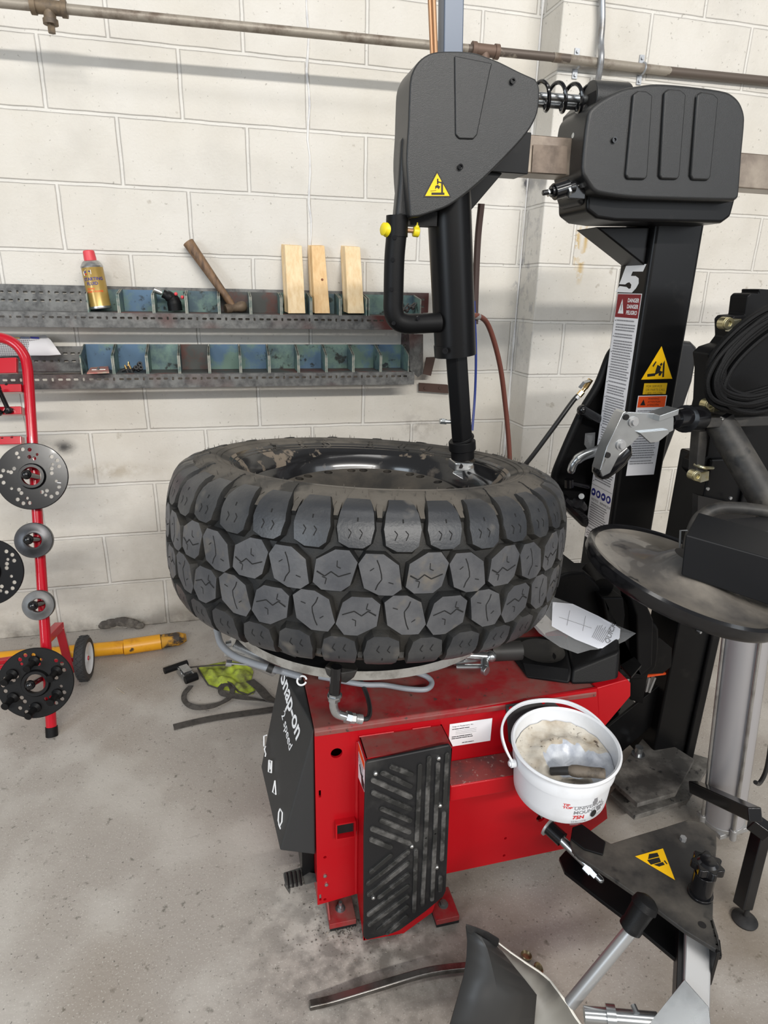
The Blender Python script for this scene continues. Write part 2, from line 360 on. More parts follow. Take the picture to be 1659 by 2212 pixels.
M_platedust = mat('gritty_plate', (.085,.080,.074,1), .6, spec=.3, col2=(.19,.18,.165,1), nscale=22, nlo=.45, nhi=.7, col3=(.03,.03,.03,1), n3=34, n3lo=.62, n3hi=.68)
M_pedal = mat('pedal_grey', (.075,.072,.066,1), .5, col2=(.03,.03,.03,1), nscale=20)
M_ledge = mat('ledge_grime', (.22,.045,.042,1), .5, spec=.3, col2=(.10,.045,.045,1), nscale=13, nlo=.42, nhi=.58, col3=(.34,.26,.23,1), n3=70, n3lo=.60, n3hi=.68)
M_disc = mat('dusty_gloss_disc', (.20,.18,.155,1), .34, col2=(.075,.07,.066,1), nscale=5, nlo=.42, nhi=.62, col3=(.02,.02,.022,1), n3=13, n3lo=.62, n3hi=.66, coat=.35)
M_red = mat('machine_red', (.39,.003,.008,1), .34, spec=.28, coat=.10, bump=.06, bscale=300)
M_redtop = mat('machine_red_dusty', (.27,.014,.018,1), .42, spec=.3, col2=(.20,.075,.065,1), nscale=9, nlo=.40, nhi=.60, col3=(.07,.04,.035,1), n3=60, n3lo=.64, n3hi=.72)
M_redtube = mat('rack_red', (.45,.006,.018,1), .20, coat=.5, spec=.3)
M_dark = mat('hole_dark', (.006,.005,.005,1), .9)
M_steel = mat('steel', (.52,.52,.51,1), .32, .9, col2=(.35,.34,.33,1), nscale=20)
M_zinc = mat('bright_zinc', (.50,.52,.53,1), .25, .9, col2=(.34,.35,.36,1), nscale=9)
M_alu = mat('aluminium', (.40,.40,.40,1), .40, .6)
M_alug = mat('anodised_alu', (.40,.39,.40,1), .38, .4)
M_ring = mat('turntable_edge', (.55,.55,.53,1), .35, .8, col2=(.33,.32,.30,1), nscale=30)
M_armbar = mat('bare_steel_bar', srgb(150,138,124), .35, .5, col2=srgb(112,100,90), nscale=5, nlo=.45, nhi=.6)
M_brass = mat('brass', (.72,.50,.22,1), .25, .95)
M_copper = mat('copper', (.42,.24,.13,1), .4, .5)
M_yel = mat('yellow_plastic', srgb(228,208,30), .4)
M_sty = mat('sticker_yellow', (.98,.56,.008,1), .45, spec=.3)
M_stw = mat('sticker_white', srgb(240,240,244), .5)
M_stx = mat('sticker_text', srgb(146,146,150), .6)
M_blk = mat('ink_black', (.012,.012,.012,1), .6)
M_wht = mat('ink_white', srgb(244,245,247), .5)
M_ored = mat('sticker_orange', srgb(236,84,28), .5)
M_dred = mat('sticker_darkred', srgb(136,16,30), .5)
M_blue = mat('ink_blue', srgb(36,40,130), .5)
M_redi = mat('ink_red', srgb(200,40,40), .5)
M_grayi = mat('ink_grey', srgb(130,130,134), .5)
M_pvc = mat('grey_hose', srgb(134,138,144), .4, bump=.2, bscale=300)
M_hosebr = mat('rubber_hose_brown', srgb(104,58,48), .55)
M_hosedk = mat('dark_brown_hose', srgb(62,46,42), .6)
M_hoseb = mat('hose_black', (.02,.02,.021,1), .4)
M_buck = mat('bucket_white', srgb(222,224,228), .38, col2=srgb(196,196,196), nscale=5, nlo=.5, nhi=.75)
M_buck.node_tree.nodes['Principled BSDF'].inputs['Subsurface Weight'].default_value = 0.0
M_paste = mat('soap_paste', srgb(206,200,188), .5, col2=srgb(164,150,130), nscale=16, nlo=.42, nhi=.66, bump=.5, bscale=60, col3=srgb(84,70,58), n3=75, n3lo=.63, n3hi=.70)
M_pastew = mat('soap_fresh', srgb(208,212,218), .3, col2=srgb(160,166,178), nscale=20, nlo=.4, nhi=.7, bump=.5, bscale=40)
M_brush = mat('brush_handle', srgb(108,98,86), .6, col2=srgb(70,62,54), nscale=40, stretch=(1,1,1))
M_ypipe = mat('yellow_paint', srgb(226,160,28), .4, col2=srgb(176,112,16), nscale=9, nlo=.55, nhi=.7, col3=srgb(70,58,44), n3=22, n3lo=.62, n3hi=.67)
M_wornend = mat('worn_yellow', srgb(200,146,40), .6, col2=srgb(60,52,46), nscale=18, nlo=.44, nhi=.55)
M_webb = mat('webbing', srgb(74,70,66), .85, col2=srgb(54,51,48), nscale=60, bump=.5, bscale=500)
M_rag = mat('hi_vis_cloth', srgb(178,196,64), .9, col2=srgb(110,112,66), nscale=13, nlo=.42, nhi=.62, bump=.6, bscale=260)
M_wheelw = mat('white_hub', srgb(214,220,226), .4)
M_tyre_s = mat('cart_tyre', (.035,.035,.036,1), .7)
M_paper = mat('paper', srgb(216,214,216), .8)
M_papere = mat('paper_print', srgb(120,118,120), .8)
M_bag = mat('clear_bag', (.80,.82,.84,1), .10, alpha=.12, spec=.9, coat=.8, bump=.8, bscale=45)
M_papb = mat('leaflet', srgb(226,228,236), .5)
M_rubber = mat('tyre_rubber', (.014,.0145,.015,1), .55, spec=.3, col2=(.036,.033,.028,1), nscale=9, nlo=.42, nhi=.7, bump=.2, bscale=300)
M_tread = mat('tread_face', (.056,.058,.064,1), .46, spec=.35, col2=(.098,.098,.102,1), nscale=10, nlo=.40, nhi=.65, bump=.25, bscale=160, col3=(.13,.115,.095,1), n3=16, n3lo=.60, n3hi=.75)
M_should = mat('tread_shoulder', (.026,.028,.032,1), .40, col2=(.060,.060,.060,1), nscale=7, nlo=.45, nhi=.68, bump=.2, bscale=200, col3=(.15,.135,.115,1), n3=9, n3lo=.60, n3hi=.72)
M_side = mat('dusty_sidewall', (.105,.094,.080,1), .7, spec=.3, col2=(.048,.045,.041,1), nscale=7, nlo=.42, nhi=.62, bump=.35, bscale=150, col3=(.035,.033,.03,1), n3=11, n3lo=.58, n3hi=.66)
M_bead = mat('soapy_bead', (.014,.014,.015,1), .16, col2=(.16,.13,.10,1), nscale=14, nlo=.56, nhi=.60, rough2=.6)
M_sipe = mat('sipe', (.004,.004,.004,1), .9)
M_rim = mat('rim_black', (.012,.012,.013,1), .17, col2=(.10,.085,.07,1), nscale=10, nlo=.57, nhi=.68, rough2=.6, coat=.3)
M_rimd = mat('rim_dusty', (.016,.015,.014,1), .45, spec=.3, col2=(.055,.047,.038,1), nscale=9, nlo=.4, nhi=.65)
M_pad = mat('pad_rubber', (.012,.012,.013,1), .5, spec=.35, col2=(.035,.034,.033,1), nscale=12, nlo=.5, nhi=.7)
M_padrib = mat('pad_rib_worn', (.022,.022,.021,1), .5, spec=.3, col2=(.13,.125,.12,1), nscale=26, nlo=.44, nhi=.68, stretch=(1,1,1))
M_shovw = mat('blade_liner', srgb(128,126,120), .5, col2=srgb(112,108,102), nscale=4)
M_edgew = mat('white_edge', srgb(226,224,216), .45)

# ================================================================== STRUCTURE
def struct(name, mb, m, **k):
    o = obj(name, mb, m, **k); o['kind'] = 'structure'; return o
b = MB(); b.poly([(-4,-8,0),(6,-8,0),(6,.3,0),(-4,.3,0)]); b.hexa([(-4,-8,-.2),(6,-8,-.2),(6,.3,-.2),(-4,.3,-.2)], [(-4,-8,-.001),(6,-8,-.001),(6,.3,-.001),(-4,.3,-.001)])
struct('floor', b, M_floor, smooth=False)
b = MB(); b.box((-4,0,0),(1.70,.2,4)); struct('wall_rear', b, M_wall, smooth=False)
b = MB(); b.box((1.640,-.15,0),(4.6,.2,4)); struct('wall_pilaster', b, M_wall, bevel=.006, seg=3, smooth=True)
M_caulk = mat('joint_caulk', (.74,.73,.71,1), .5, col2=(.50,.50,.52,1), nscale=14, nlo=.5, nhi=.7)
b = MB()
P = [(.814+.004*math.sin(i*1.7)+random.uniform(-.002,.002), -.001, 1.30+i*.05) for i in range(52)]
b.tube(P, [random.uniform(.0025,.0048) for _ in P], n=8)
struct('trim_1', b, M_caulk)
b = MB()
P = [(1.636, -.002, .0+i*.06) for i in range(60)]
b.tube(P, [random.uniform(.002,.007) for _ in P], n=8)
struct('trim_2', b, M_caulk)
# lump of old mortar at the foot of the wall
b = MB(); pts = [PZ(x,1352,.0) for x in (236,262,290)]
for i in range(14):
    p = PY(222+i*6, 1352-9*math.sin(i/13*3.1), -.02); b.sphere(p, random.uniform(.012,.022), sx=1.3, sy=.6, n=5)
tag(obj('mortar_lump', b, mat('old_mortar', (.07,.062,.055,1), .95, col2=(.16,.145,.125,1), nscale=30, bump=.6, bscale=80)), 'grey crumbly lump of old mortar where the wall meets the floor above the yellow pole', 'mortar')

# ------------------------------------------------------------------ pipes on the wall
pr_ = thing('wall_pipe', (.6,-.19,2.02), 'long horizontal grey and brown steel pipe running along the block wall near the top', 'pipe')
z0 = lambda X: 2.0336+(X+.046)*.0142
b = MB(); b.cyl((-1.5,-.19,z0(-1.5)),(1.30,-.19,z0(1.30)),.0128,n=20); obj('pipe_run', b, M_pipe, pr_, label='weathered grey length of pipe')
b = MB(); b.cyl((1.30,-.19,z0(1.3)),(1.66,-.19,z0(1.66)),.0128,n=20); b.cyl((2.05,-.165,z0(2.05)),(4.2,-.165,z0(4.2)),.0145,n=20); obj('pipe_run', b, M_pipeb, pr_, label='dark brown length of pipe')
b = MB(); b.cyl((1.60,-.19,z0(1.60)),(2.07,-.165,z0(2.07)),.0140,n=20); obj('pipe_run', b, M_pipe, pr_, label='pale paint-splashed length of pipe')
def fit(X, plug=True):
    b = MB(); c = V3((X,-.19,z0(X))); b.cyl(c-V3((.042,0,0)), c+V3((.042,0,0)), .018, n=18)
    for s in (-1,1): b.cyl(c+V3((s*.032,0,0)), c+V3((s*.046,0,0)), .0215, n=18)
    if plug: b.cyl(c, c-V3((0,0,.038)), .016, n=16); b.cyl(c-V3((0,0,.028)), c-V3((0,0,.04)), .020, n=16); b.cyl(c-V3((0,0,.04)), c-V3((0,0,.060)), .010, n=6)
    return b
obj('pipe_tee', fit(.075), mat('tee_rust', srgb(120,104,84), .6, .3, col2=srgb(90,80,70), nscale=30), pr_, label='pipe tee with a plug hanging down')
X_ = PY(1048,108,-.19).x; obj('pipe_coupling', fit(X_), mat('coupling_rust', srgb(112,92,80), .6, .3), pr_, label='rusty brown coupling')
for px, dY in ((1250,-.178),(1392,-.17)):
    b = MB(); X = PY(px,130,-.17).x; zc = z0(X)
    b.tube(arc((X,-.168,zc),(0,-1,0),(0,0,1),.0165,-95,95,10), .004, n=6)
    for s in (-1,1): b.box((X-.009,-.155,zc+s*.030-.014),(X+.009,-.150,zc+s*.030+.014)); b.cyl((X,-.155,zc+s*.034),(X,-.160,zc+s*.034),.005,n=10)
    obj('pipe_strap', b, M_galv2, pr_, label='pipe strap screwed to the wall')
b = MB(); pts = [PY(1300,-30,-.175), PY(1301,40,-.175), PY(1298,90,-.178), PY(1299,120,-.20), PY(1296,150,-.195), PY(1288,190,-.175)]; q = PY(1288,190,-.175); pts += [V3((q.x, q.y, 1.80))]
b.tube(spline(pts[:-1], 6)+[pts[-1]], .0105, n=14)
tag(obj('electrical_conduit', b, M_galv2), 'thin vertical silver conduit tube crossing the horizontal pipe on the right', 'conduit')

# ------------------------------------------------------------------ slotted shelf rails and bins
def slot_rail(b, x0, x1, o, up, nrm, h, rows, pitch=.0238, hw=.0078, hh=.0036, th=.002):
    # plate from x0..x1 at origin o (y,z), rising along 'up', with rows of through slots
    o = V3(o); up = V3(up); n = int((x1-x0)/pitch); vs = {}
    rows = sorted(rows); bands = []
    prev = 0
    for rz in rows:
        bands.append((prev, rz-hh*1.6, 0)); bands.append((rz-hh*1.6, rz+hh*1.6, 1)); prev = rz+hh*1.6
    bands.append((prev, h, 0))
    P = lambda x, t: V3((x, 0, 0))+o+up*t
    for (a, c, hole) in bands:
        if not hole: b.poly([P(x0,a),P(x1,a),P(x1,c),P(x0,c)])
        else:
            m_ = (a+c)/2
            for i in range(n):
                xa, xb = x0+i*pitch, x0+(i+1)*pitch; xm = (xa+xb)/2
                vert = (i % 4 == 3)
                ww, hhh = (hw*.45, hh*1.5) if vert else (hw, hh)
                O = [P(xa,a),P(xm,a),P(xb,a),P(xb,m_),P(xb,c),P(xm,c),P(xa,c),P(xa,m_)]
                I = [P(xm-ww*.75,m_-hhh),P(xm,m_-hhh),P(xm+ww*.75,m_-hhh),P(xm+ww,m_),P(xm+ww*.75,m_+hhh),P(xm,m_+hhh),P(xm-ww*.75,m_+hhh),P(xm-ww,m_)]
                Ov = [b.v(p) for p in O]; Iv = [b.v(p) for p in I]
                for k in range(8): b.face([Ov[k],Ov[(k+1)%8],Iv[(k+1)%8],Iv[k]])
            if x0+n*pitch < x1-1e-5: b.poly([P(x0+n*pitch,a),P(x1,a),P(x1,c),P(x0+n*pitch,c)])
def shelf(x0, x1, zb, label, frontx1, zlip=.046):
    t = thing('slotted_shelf', ((x0+x1)/2, 0, zb), label, 'shelf', 'slotted metal shelves holding the small bins')
    b = MB(); slot_rail(b, x0, x1, (0,-.012,zb+.012), (0,0,1), None, .072, [.022,.048]); obj('back_rail', b, M_galv, t, smooth=False, solid=.002)
    b = MB(); slot_rail(b, x0, frontx1, (0,-.132,zb-.044), (0,0,1), None, zlip, [zlip*.66]); b.poly([(x0,-.132,zb-.044),(frontx1,-.132,zb-.044),(frontx1,-.105,zb-.044),(x0,-.105,zb-.044)]); obj('front_rail', b, M_galv, t, smooth=False, solid=.0022)
    b = MB(); slot_rail(b, x0, frontx1, (0,-.130,zb+.0), (0,1,.0), None, .04, [.02]); slot_rail(b, x0, frontx1, (0,-.055,zb+.0), (0,1,.0), None, .04, [.02]); b.poly([(x0,-.012,zb),(x1-.02,-.012,zb),(x1-.02,-.012,zb+.03),(x0,-.012,zb+.03)]); obj('shelf_tray', b, M_galv, t, smooth=False, solid=.0015)
    return t
ZU, ZL = 1.229, 1.030
su = shelf(-1.2, 1.262, ZU, 'upper slotted grey metal shelf on the wall carrying the can, hammer and wood pieces', 1.235)
sl = shelf(-1.2, 1.180, ZL, 'lower slotted grey metal shelf on the wall with eleven open bins', 1.180)
b = MB(); xs = PY(893,780,-.13).x
slot_rail(b, 0, .26, (0,0,0), (0,1,0), None, .05, [.016,.036])
for v in b.bm.verts: v.co = V3((xs-.018+v.co.y, -.013, .985+v.co.x))
obj('upright_rail', b, M_galv, sl, smooth=False, solid=.002)
b = MB(); q0 = PY(880,722,-.135); q1 = PY(915,722,-.12); b.prism([PY(884,722,-.14),PY(914,722,-.10),PY(914,806,-.10),PY(903,815,-.12),PY(886,800,-.14)], (0,.004,0)); obj('shelf_bracket', b, M_galv, sl, smooth=False, label='bent end bracket')
tag(obj('rusty_plate', MB().prism([PY(921,772,-.06),PY(941,771,-.03),PY(931,812,-.05),PY(914,808,-.07)], (0,.005,0)), mat('rusty_brown', srgb(78,60,54), .7, .2)), 'small rust-brown metal plate hanging beside the end of the lower shelf', 'metal plate')
b = MB(); b.prism([PY(905,827,-.02),PY(966,831,-.02),PY(972,836,-.02),PY(972,850,-.02),PY(905,845,-.02)], (0,.006,0)); 
for x in (918,950): b.cyl(PY(x,838,-.02)-V3((0,.004,0)), PY(x,838,-.02), .006, n=10)
tag(obj('rusty_wall_strap', b, mat('rust_strap', srgb(76,56,48), .7, .2)), 'flat rust-brown strap with two bolts on the wall below the lower shelf end', 'metal strap')

def bin_(x0, x1, zb, h, yf, mback, label, i, hs=None, slope=.35):
    t = thing('parts_bin', ((x0+x1)/2, -.065, zb), label, 'bin', 'open-front steel parts bins on the shelves')
    yb = -.016; g = .0015; th = .0022
    b = MB(); b.box((x0+g,yb-.002,zb),(x1-g,yb,zb+h)); obj('back_panel', b, mback, t, smooth=False)
    b = MB(); b.box((x0+g,yf,zb),(x1-g,yb,zb+.002)); obj('bottom_panel', b, M_bingrey, t, smooth=False)
    for x in (x0+g, x1-g-th):
        b = MB(); pts = [(x,yf,zb),(x,yb,zb),(x,yb,zb+h),(x,yb-.018,zb+h),(x,yf,zb+h*slope*1.6)]
        b.prism(pts, (th,0,0)); e = MB(); obj('side_panel', b, M_binout, t, smooth=False, bevel=0)
        b = MB(); b.bar((x+th/2,yf,zb),(x+th/2,yf,zb+h*slope*1.6),th*2.0,.003,(0,1,0)); b.bar((x+th/2,yf,zb+h*slope*1.6),(x+th/2,yb-.018,zb+h),th*2.0,.003,(1,0,0)); obj('rolled_edge', b, M_binedge, t, smooth=False)
    return t
names_u = ['holding the gold spray can','between can and torch','holding the black torch','between torch and hammer','holding the hammer head','reddish, right of the hammer','behind the leftmost wood piece','behind the middle wood piece','behind the right wood piece']
cols_u = [M_binout,M_binblue,M_binblue,M_binout,M_bingrey,M_bingrey,M_binout,M_binout,M_binout]
pxu = [190,258,333,404,474,542,608,672,735,793]
for i in range(9):
    bin_(PY(pxu[i],675,-.125).x, PY(pxu[i+1],675,-.125).x, ZU+.002, .072, -.127, cols_u[i], 'green and blue steel bin on the upper shelf, '+names_u[i], i, slope=.5)
bin_(PY(795,675,-.125).x, PY(909,675,-.125).x, ZU+.002, .072, -.127, M_binout, 'wide green and blue steel bin at the right end of the upper shelf', 9, slope=.5)
ords = ['leftmost, holding red papers','second from the left, holding brass fittings','third from the left','fourth from the left, with a dull grey back','fifth from the left','sixth from the left, the middle one','fifth from the right','fourth from the right','third from the right','second from the right','rightmost, beside the end bracket']
pxl = [175,246,319,388,453,520,582,645,705,763,822,883]
for i in range(11):
    bin_(PY(pxl[i],800,-.125).x, PY(pxl[i+1],800,-.125).x, ZL+.002, .090, -.127, [M_binblue,M_binblue,M_binout,M_bingrey,M_binblue,M_binblue,M_binout,M_binblue,M_binout,M_binblue,M_binblue][i], 'open steel bin on the lower shelf, '+ords[i], i, slope=.42)

# items in and on the bins
def can():
    c = PY(219,677,-.085); x, y, z = c.x, -.085, ZU+.012; tl = V3((-.10,.05,1)).normalized()
    t = thing('spray_can', (x,y,z), 'gold spray can with a red cap standing in the leftmost upper bin', 'spray can')
    o = V3((x,y,z)); R = .0335
    b = MB(); b.lathe([(0,.004),(R*.86,.002),(R,0),(R*1.03,.004),(R,.008),(R,.128),(R*1.04,.132),(R*.98,.136),(R*.80,.146),(R*.62,.150),(0,.150)], o, tl, 40, ms=[1,1,1,1,0,1,1,1,1,1]); obj('can_body', b, [M_gold, M_steel], t)
    b = MB(); b.lathe([(0,.150),(.019,.150),(.019,.158),(.0175,.178),(.015,.181),(0,.181)], o, tl, 28); obj('cap', b, M_capred, t)
    xx = V3((1,0,.10)).normalized()
    def wrap(st, a0, h, size, m, bold=0, shear=0, wx=1):
        k = MB(); k.text(st, (0,0,0), (1,0,0), (0,1,0), size, m=m, bold=bold, shear=shear, wx=wx)
        fx, fy, fz = frame(tl, (0,1,0)); 
        for v in k.bm.verts:
            a = v.co.x/R+math.radians(a0); d = (V3((1,0,0))*math.sin(a)+V3((0,-1,0))*math.cos(a)); hh = h+v.co.y
            v.co = o+tl*hh+(d-tl*d.dot(tl)).normalized()*(R+.0006)
        return k
    obj('label_print', wrap('STARTING', -52, .088, .0135, 0, .02), M_blue, t)
    obj('label_print', wrap('FLUID', -38, .074, .0135, 0, .02), M_blue, t)
    obj('label_print', wrap('EXTRA', -42, .060, .008, 0, .02), M_ored, t)
    obj('label_print', wrap('START POWER', -48, .051, .008, 0, .02), M_ored, t)
    k = MB(); k.poly([(-.014,0,0),(.012,.003,0),(.013,.016,0),(-.004,.018,0),(-.015,.012,0)]); k.poly([(-.010,.008,.0004),(.010,.010,.0004),(.009,.014,.0004),(-.009,.013,.0004)], 1); k.poly([(-.010,.002,.0004),(.000,.003,.0004),(-.006,.007,.0004)], 2)
    for v in k.bm.verts:
        a = v.co.x/R+math.radians(-22); d = V3((math.sin(a),-math.cos(a),0)); v.co = o+tl*(v.co.y+.104)+(d-tl*d.dot(tl)).normalized()*(R+.0006+v.co.z)
    obj('label_badge', k, [M_wht, M_blue, M_redi], t, smooth=False)
can()
def hammer():
    hd = PY(505,665,-.07); t = thing('hammer', tuple(hd), 'old hammer with a long worn wooden handle leaning against the wall above the upper shelf', 'hammer')
    top = PY(407,524,-.006)+V3((0,-.02,0)); P = spline([hd, hd.lerp(top,.3), hd.lerp(top,.65), top], 6)
    b = MB(); b.tube(P, [.0125+.0068*(i/(len(P)-1))**1.5 for i in range(len(P))], n=14); obj('handle', b, M_handle, t)
    a = PY(486,668,-.085); c = PY(531,661,-.055); b = MB(); d = (c-a).normalized(); b.lathe([(0,0),(.014,.001),(.017,.006),(.016,.018),(.013,.026),(.015,.045),(.018,.056),(.0185,.070),(.015,.077),(0,.078)], a, d, 20); obj('hammer_head', b, M_hammer, t)
hammer()
def torch():
    t = thing('gas_torch', tuple(PY(372,672,-.08)), 'black pistol-shaped gas torch with red buttons standing in the third upper bin', 'torch')
    P = [PY(379,671,-.085),PY(376,654,-.085),PY(369,643,-.085),PY(352,634,-.085)]
    b = MB(); b.tube(spline(P,5), [.0235]*6+[.022]*4+[.018]*3+[.014]*3, n=16); obj('torch_body', b, M_black, t)
    b = MB(); b.cyl(PY(350,633,-.085),PY(342,630,-.085),.008,n=14); b.cyl(PY(346,631,-.085),PY(333,626,-.085),.0095,n=16); obj('nozzle', b, M_steel, t)
    b = MB(); b.sphere(PY(380,635,-.100),.006,n=6); b.sphere(PY(394,642,-.090),.006,n=6); obj('trigger', b, M_capred, t)
torch()
wl_ = ['leftmost', 'middle, knotted and amber', 'rightmost']
for i, (tl, tr, br, bl) in enumerate([((615,529),(652,531),(660,677),(623,677)), ((673,531),(701,531),(713,677),(680,677)), ((745,532),(778,534),(787,677),(752,677))]):
    t = thing('wood_piece', tuple(PY((bl[0]+br[0])/2,677,-.10)), 'pale pine wood piece standing on the upper shelf, '+wl_[i]+' of three', 'wood piece', 'pine pieces standing on the upper shelf')
    A = PY(*bl,-.112); B = PY(*br,-.112); D = PY(*br,-.112); top = PY(*tl,-.030); top2 = PY(*tr,-.030)
    b = MB(); b.hexa([A,B,top2,top],[A+V3((-.006,.022,.003)),B+V3((-.006,.022,.003)),top2+V3((-.006,.020,.003)),top+V3((-.006,.020,.003))]); obj('front_board', b, M_wood2 if i == 1 else M_wood, t, bevel=.0012)
    o2 = V3((-.007,.024,.003)); A,B,top2,top = [p+o2 for p in (A,B,top2,top)]; 
    b = MB(); b.hexa([A,B,top2,top],[p+V3((-.004,.014,.002)) for p in (A,B,top2,top)]); obj('back_board', b, M_wood, t, bevel=.0012)
    if i == 1: b = MB(); k = PY(696,604,-.0712); b.lathe([(0,0),(.0045,0),(.0035,.001),(0,.001)], k+V3((0,-.0005,0)), (0,-1,.35), 14); obj('knot', b, M_knot, t)
for i, (px,py) in enumerate([(872,668),(886,662),(893,664),(880,670)]):
    b = MB(); c = PY(px,py,-.09); b.cyl(c, c+V3((.02,.01,.012 if i%2 else .02)), .0035, n=8); b.cyl(c-V3((.006,.003,.004)), c, .0075, n=6)
    tag(obj('loose_bolt', b, M_bingrey), 'dull grey bolt lying in the wide right upper bin, '+['leftmost','second from the right','rightmost','second from the left'][i]+' of four', 'bolt', 'grey bolts in the wide right upper bin')
for i, (px,py,a) in enumerate([(270,800,0),(278,792,1),(283,798,2),(289,800,0),(301,788,3),(293,796,3),(298,800,3),(274,801,2),(303,796,3)]):
    b = MB(); c = PY(px,py,-.10-.004*(i%3)); c.z = max(c.z, ZL+.014)
    d = [V3((1,0,.3)),V3((.1,0,1)),V3((-.3,0,1)),V3((.25,-.9,.35))][a].normalized()
    if a == 3: b.lathe([(.0032,0),(.0078,0),(.0088,.004),(.0078,.016),(.0032,.016),(.0032,0)], c, d, 16, ms=[0,0,1,1,1])
    else: b.cyl(c-d*.011, c+d*.003, .0055, n=12, m=1); b.cyl(c+d*.003, c+d*.012, .0040, n=12, m=0); b.cyl(c+d*.012, c+d*.017, .0028, n=10, m=0)
    tag(obj('brass_fitting', b, [M_brass, M_blk]), ('small upright ring-shaped brass fitting in the second lower bin, ' if a == 3 else 'small brass and black stem fitting in the second lower bin, ')+{0:'leftmost',1:'third from left',2:'fourth from left',3:'rightmost stem',4:'highest ring',5:'leftmost ring',6:'middle ring',7:'second from left',8:'rightmost ring'}[i], 'fitting', 'brass fittings in the second lower bin')
b = MB(); z = ZL+.010; b.prism([PZ(188,808,z+.002),PZ(236,806,z+.002),PZ(234,793,z+.004),PZ(196,796,z+.004)], (0,0,.004)); tag(obj('red_packet', b, mat('packet', srgb(176,104,96), .6, col2=srgb(168,158,140), nscale=40)), 'flat red and cream paper packet in the leftmost lower bin', 'packet')
b = MB(); c = PZ(212,799,z+.007); b.cyl(c+V3((-.02,0,0)), c+V3((.022,.006,0)), .0022, n=8); b.cyl(c+V3((0,-.01,0)), c+V3((0,.012,.004)), .004, n=8); tag(obj('pull_ring_clip', b, M_steel), 'small silver clip lying on the red packet', 'clip')
# paper hanging behind the rack
t = thing('price_chart', tuple(PY(60,760,-.02)), 'curled printed paper chart hung between the two shelves behind the red rack', 'paper')
b = MB(); tops = [(-60,722),(0,722),(50,727),(98,724),(110,735)]; bots = [(-60,770),(0,770),(50,768),(105,768),(132,766)]
A_ = [b.v(PY(x,y,-.03-.02*(i==4))) for i,(x,y) in enumerate(tops)]; B_ = [b.v(PY(x,y,-.05-.045*(i==4)-.02*(i==3))) for i,(x,y) in enumerate(bots)]
for i in range(4): b.face([A_[i],A_[i+1],B_[i+1],B_[i]])
obj('sheet', b, M_paper, t, solid=.001)
b = MB()
for r in range(9):
    for c in range(22):
        x = -6+c*4.6; y = 734+r*4; s = r*.9
        p = [PY(x+s,y,-.036-.0018*r), PY(x+s+3.4,y,-.036-.0018*r), PY(x+s+3.7,y+2.6,-.0372-.0018*r), PY(x+s+.3,y+2.6,-.0372-.0018*r)]
        b.poly([q+V3((0,-.003,0)) for q in p])
obj('printed_grid', b, M_papere, t, smooth=False)
b = MB()
for c in range(4): x = 2+c*21; b.poly([PY(q,r,-.041) for q,r in ((x,727),(x+19,728),(x+20,732),(x+1,731))], c%3)
obj('printed_heading', b, [M_blue, mat('print_ochre', srgb(150,130,90), .7), mat('print_slate', srgb(96,104,124), .7)], t, smooth=False)

# ------------------------------------------------------------------ floor things at the left back
yp = thing('yellow_pole', tuple(PZ(150,1415,0)), 'long yellow painted steel pole with a worn end lying on the floor along the wall', 'pole')
e0, e1, e2, e3 = PZ(-260,1447,.030), PZ(268,1398,.030), PZ(348,1386,.030), PZ(402,1377,.028)
b = MB(); b.cyl(e0,e1,.0255,n=24); obj('pole_body', b, M_ypipe, yp)
b = MB(); b.cyl(e1,e2,.0290,n=24); obj('pole_sleeve', b, M_ypipe, yp)
b = MB(); b.cyl(e2,e2.lerp(e3,.7),.0265,.026,n=18); b.cyl(e2.lerp(e3,.7),e3,.026,.015,n=18); obj('worn_tip', b, M_wornend, yp, label='chipped bare steel tip')
# ratchet strap
rs = thing('ratchet_strap', tuple(PZ(400,1470,0)), 'silver ratchet buckle with grey webbing strap looping over the floor beside the yellow cloth', 'strap')
c = PZ(393,1462,.012)
b = MB(); d = (PZ(410,1488,.02)-PZ(378,1450,.02)); d.normalize(); s_ = V3((-d.y,d.x,0)); 
b.obox(c+V3((0,0,.008)), d, s_, (0,0,1), .085, .006, .026); b.obox(c+V3((0,0,.008))+s_*.03, d, s_, (0,0,1), .085, .005, .026); b.cyl(c+s_*-.004+V3((0,0,.012)), c+s_*.034+V3((0,0,.012)), .011, n=14); b.obox(c+s_*.015+V3((0,0,.028)), d, s_, (0,0,1), .05, .03, .004); obj('ratchet_frame', b, M_zinc, rs, bevel=.001)
b = MB(); q = c-d*.045+V3((0,0,.018)); b.cyl(q-s_*.045, q+s_*.04, .012, n=14); obj('ratchet_grip', b, M_black, rs, label='ribbed black grip bar')
b = MB(); b.cyl(c+d*.045+s_*-.006+V3((0,0,.012)), c+d*.045+s_*.038+V3((0,0,.012)), .014, n=14); obj('ratchet_roller', b, M_black, rs)
def lay(pts, z=.003, dz=0): return spline([PZ(x,y,z+(dz*i)) for i,(x,y) in enumerate(pts)], 8)
b = MB(); b.ribbon(lay([(375,1571),(420,1560),(470,1550),(530,1541),(590,1533)]), .028, .003, (0,0,1)); obj('webbing', b, M_webb, rs)
b = MB(); b.ribbon(lay([(412,1482),(398,1500),(402,1518),(425,1528),(462,1524),(492,1510),(502,1492),(494,1480),(480,1482),(478,1496),(500,1503),(545,1510),(600,1518)], .014), .018, .003, [V3((.3*math.sin(i*.5),.5*math.cos(i*.13),1)).normalized() for i in range(97)]); obj('webbing', b, M_webb, rs)
b = MB(); b.ribbon(lay([(392,1444),(430,1440),(470,1437),(505,1436)], .022), .022, .003, (0,.5,1)); obj('webbing', b, M_webb, rs)
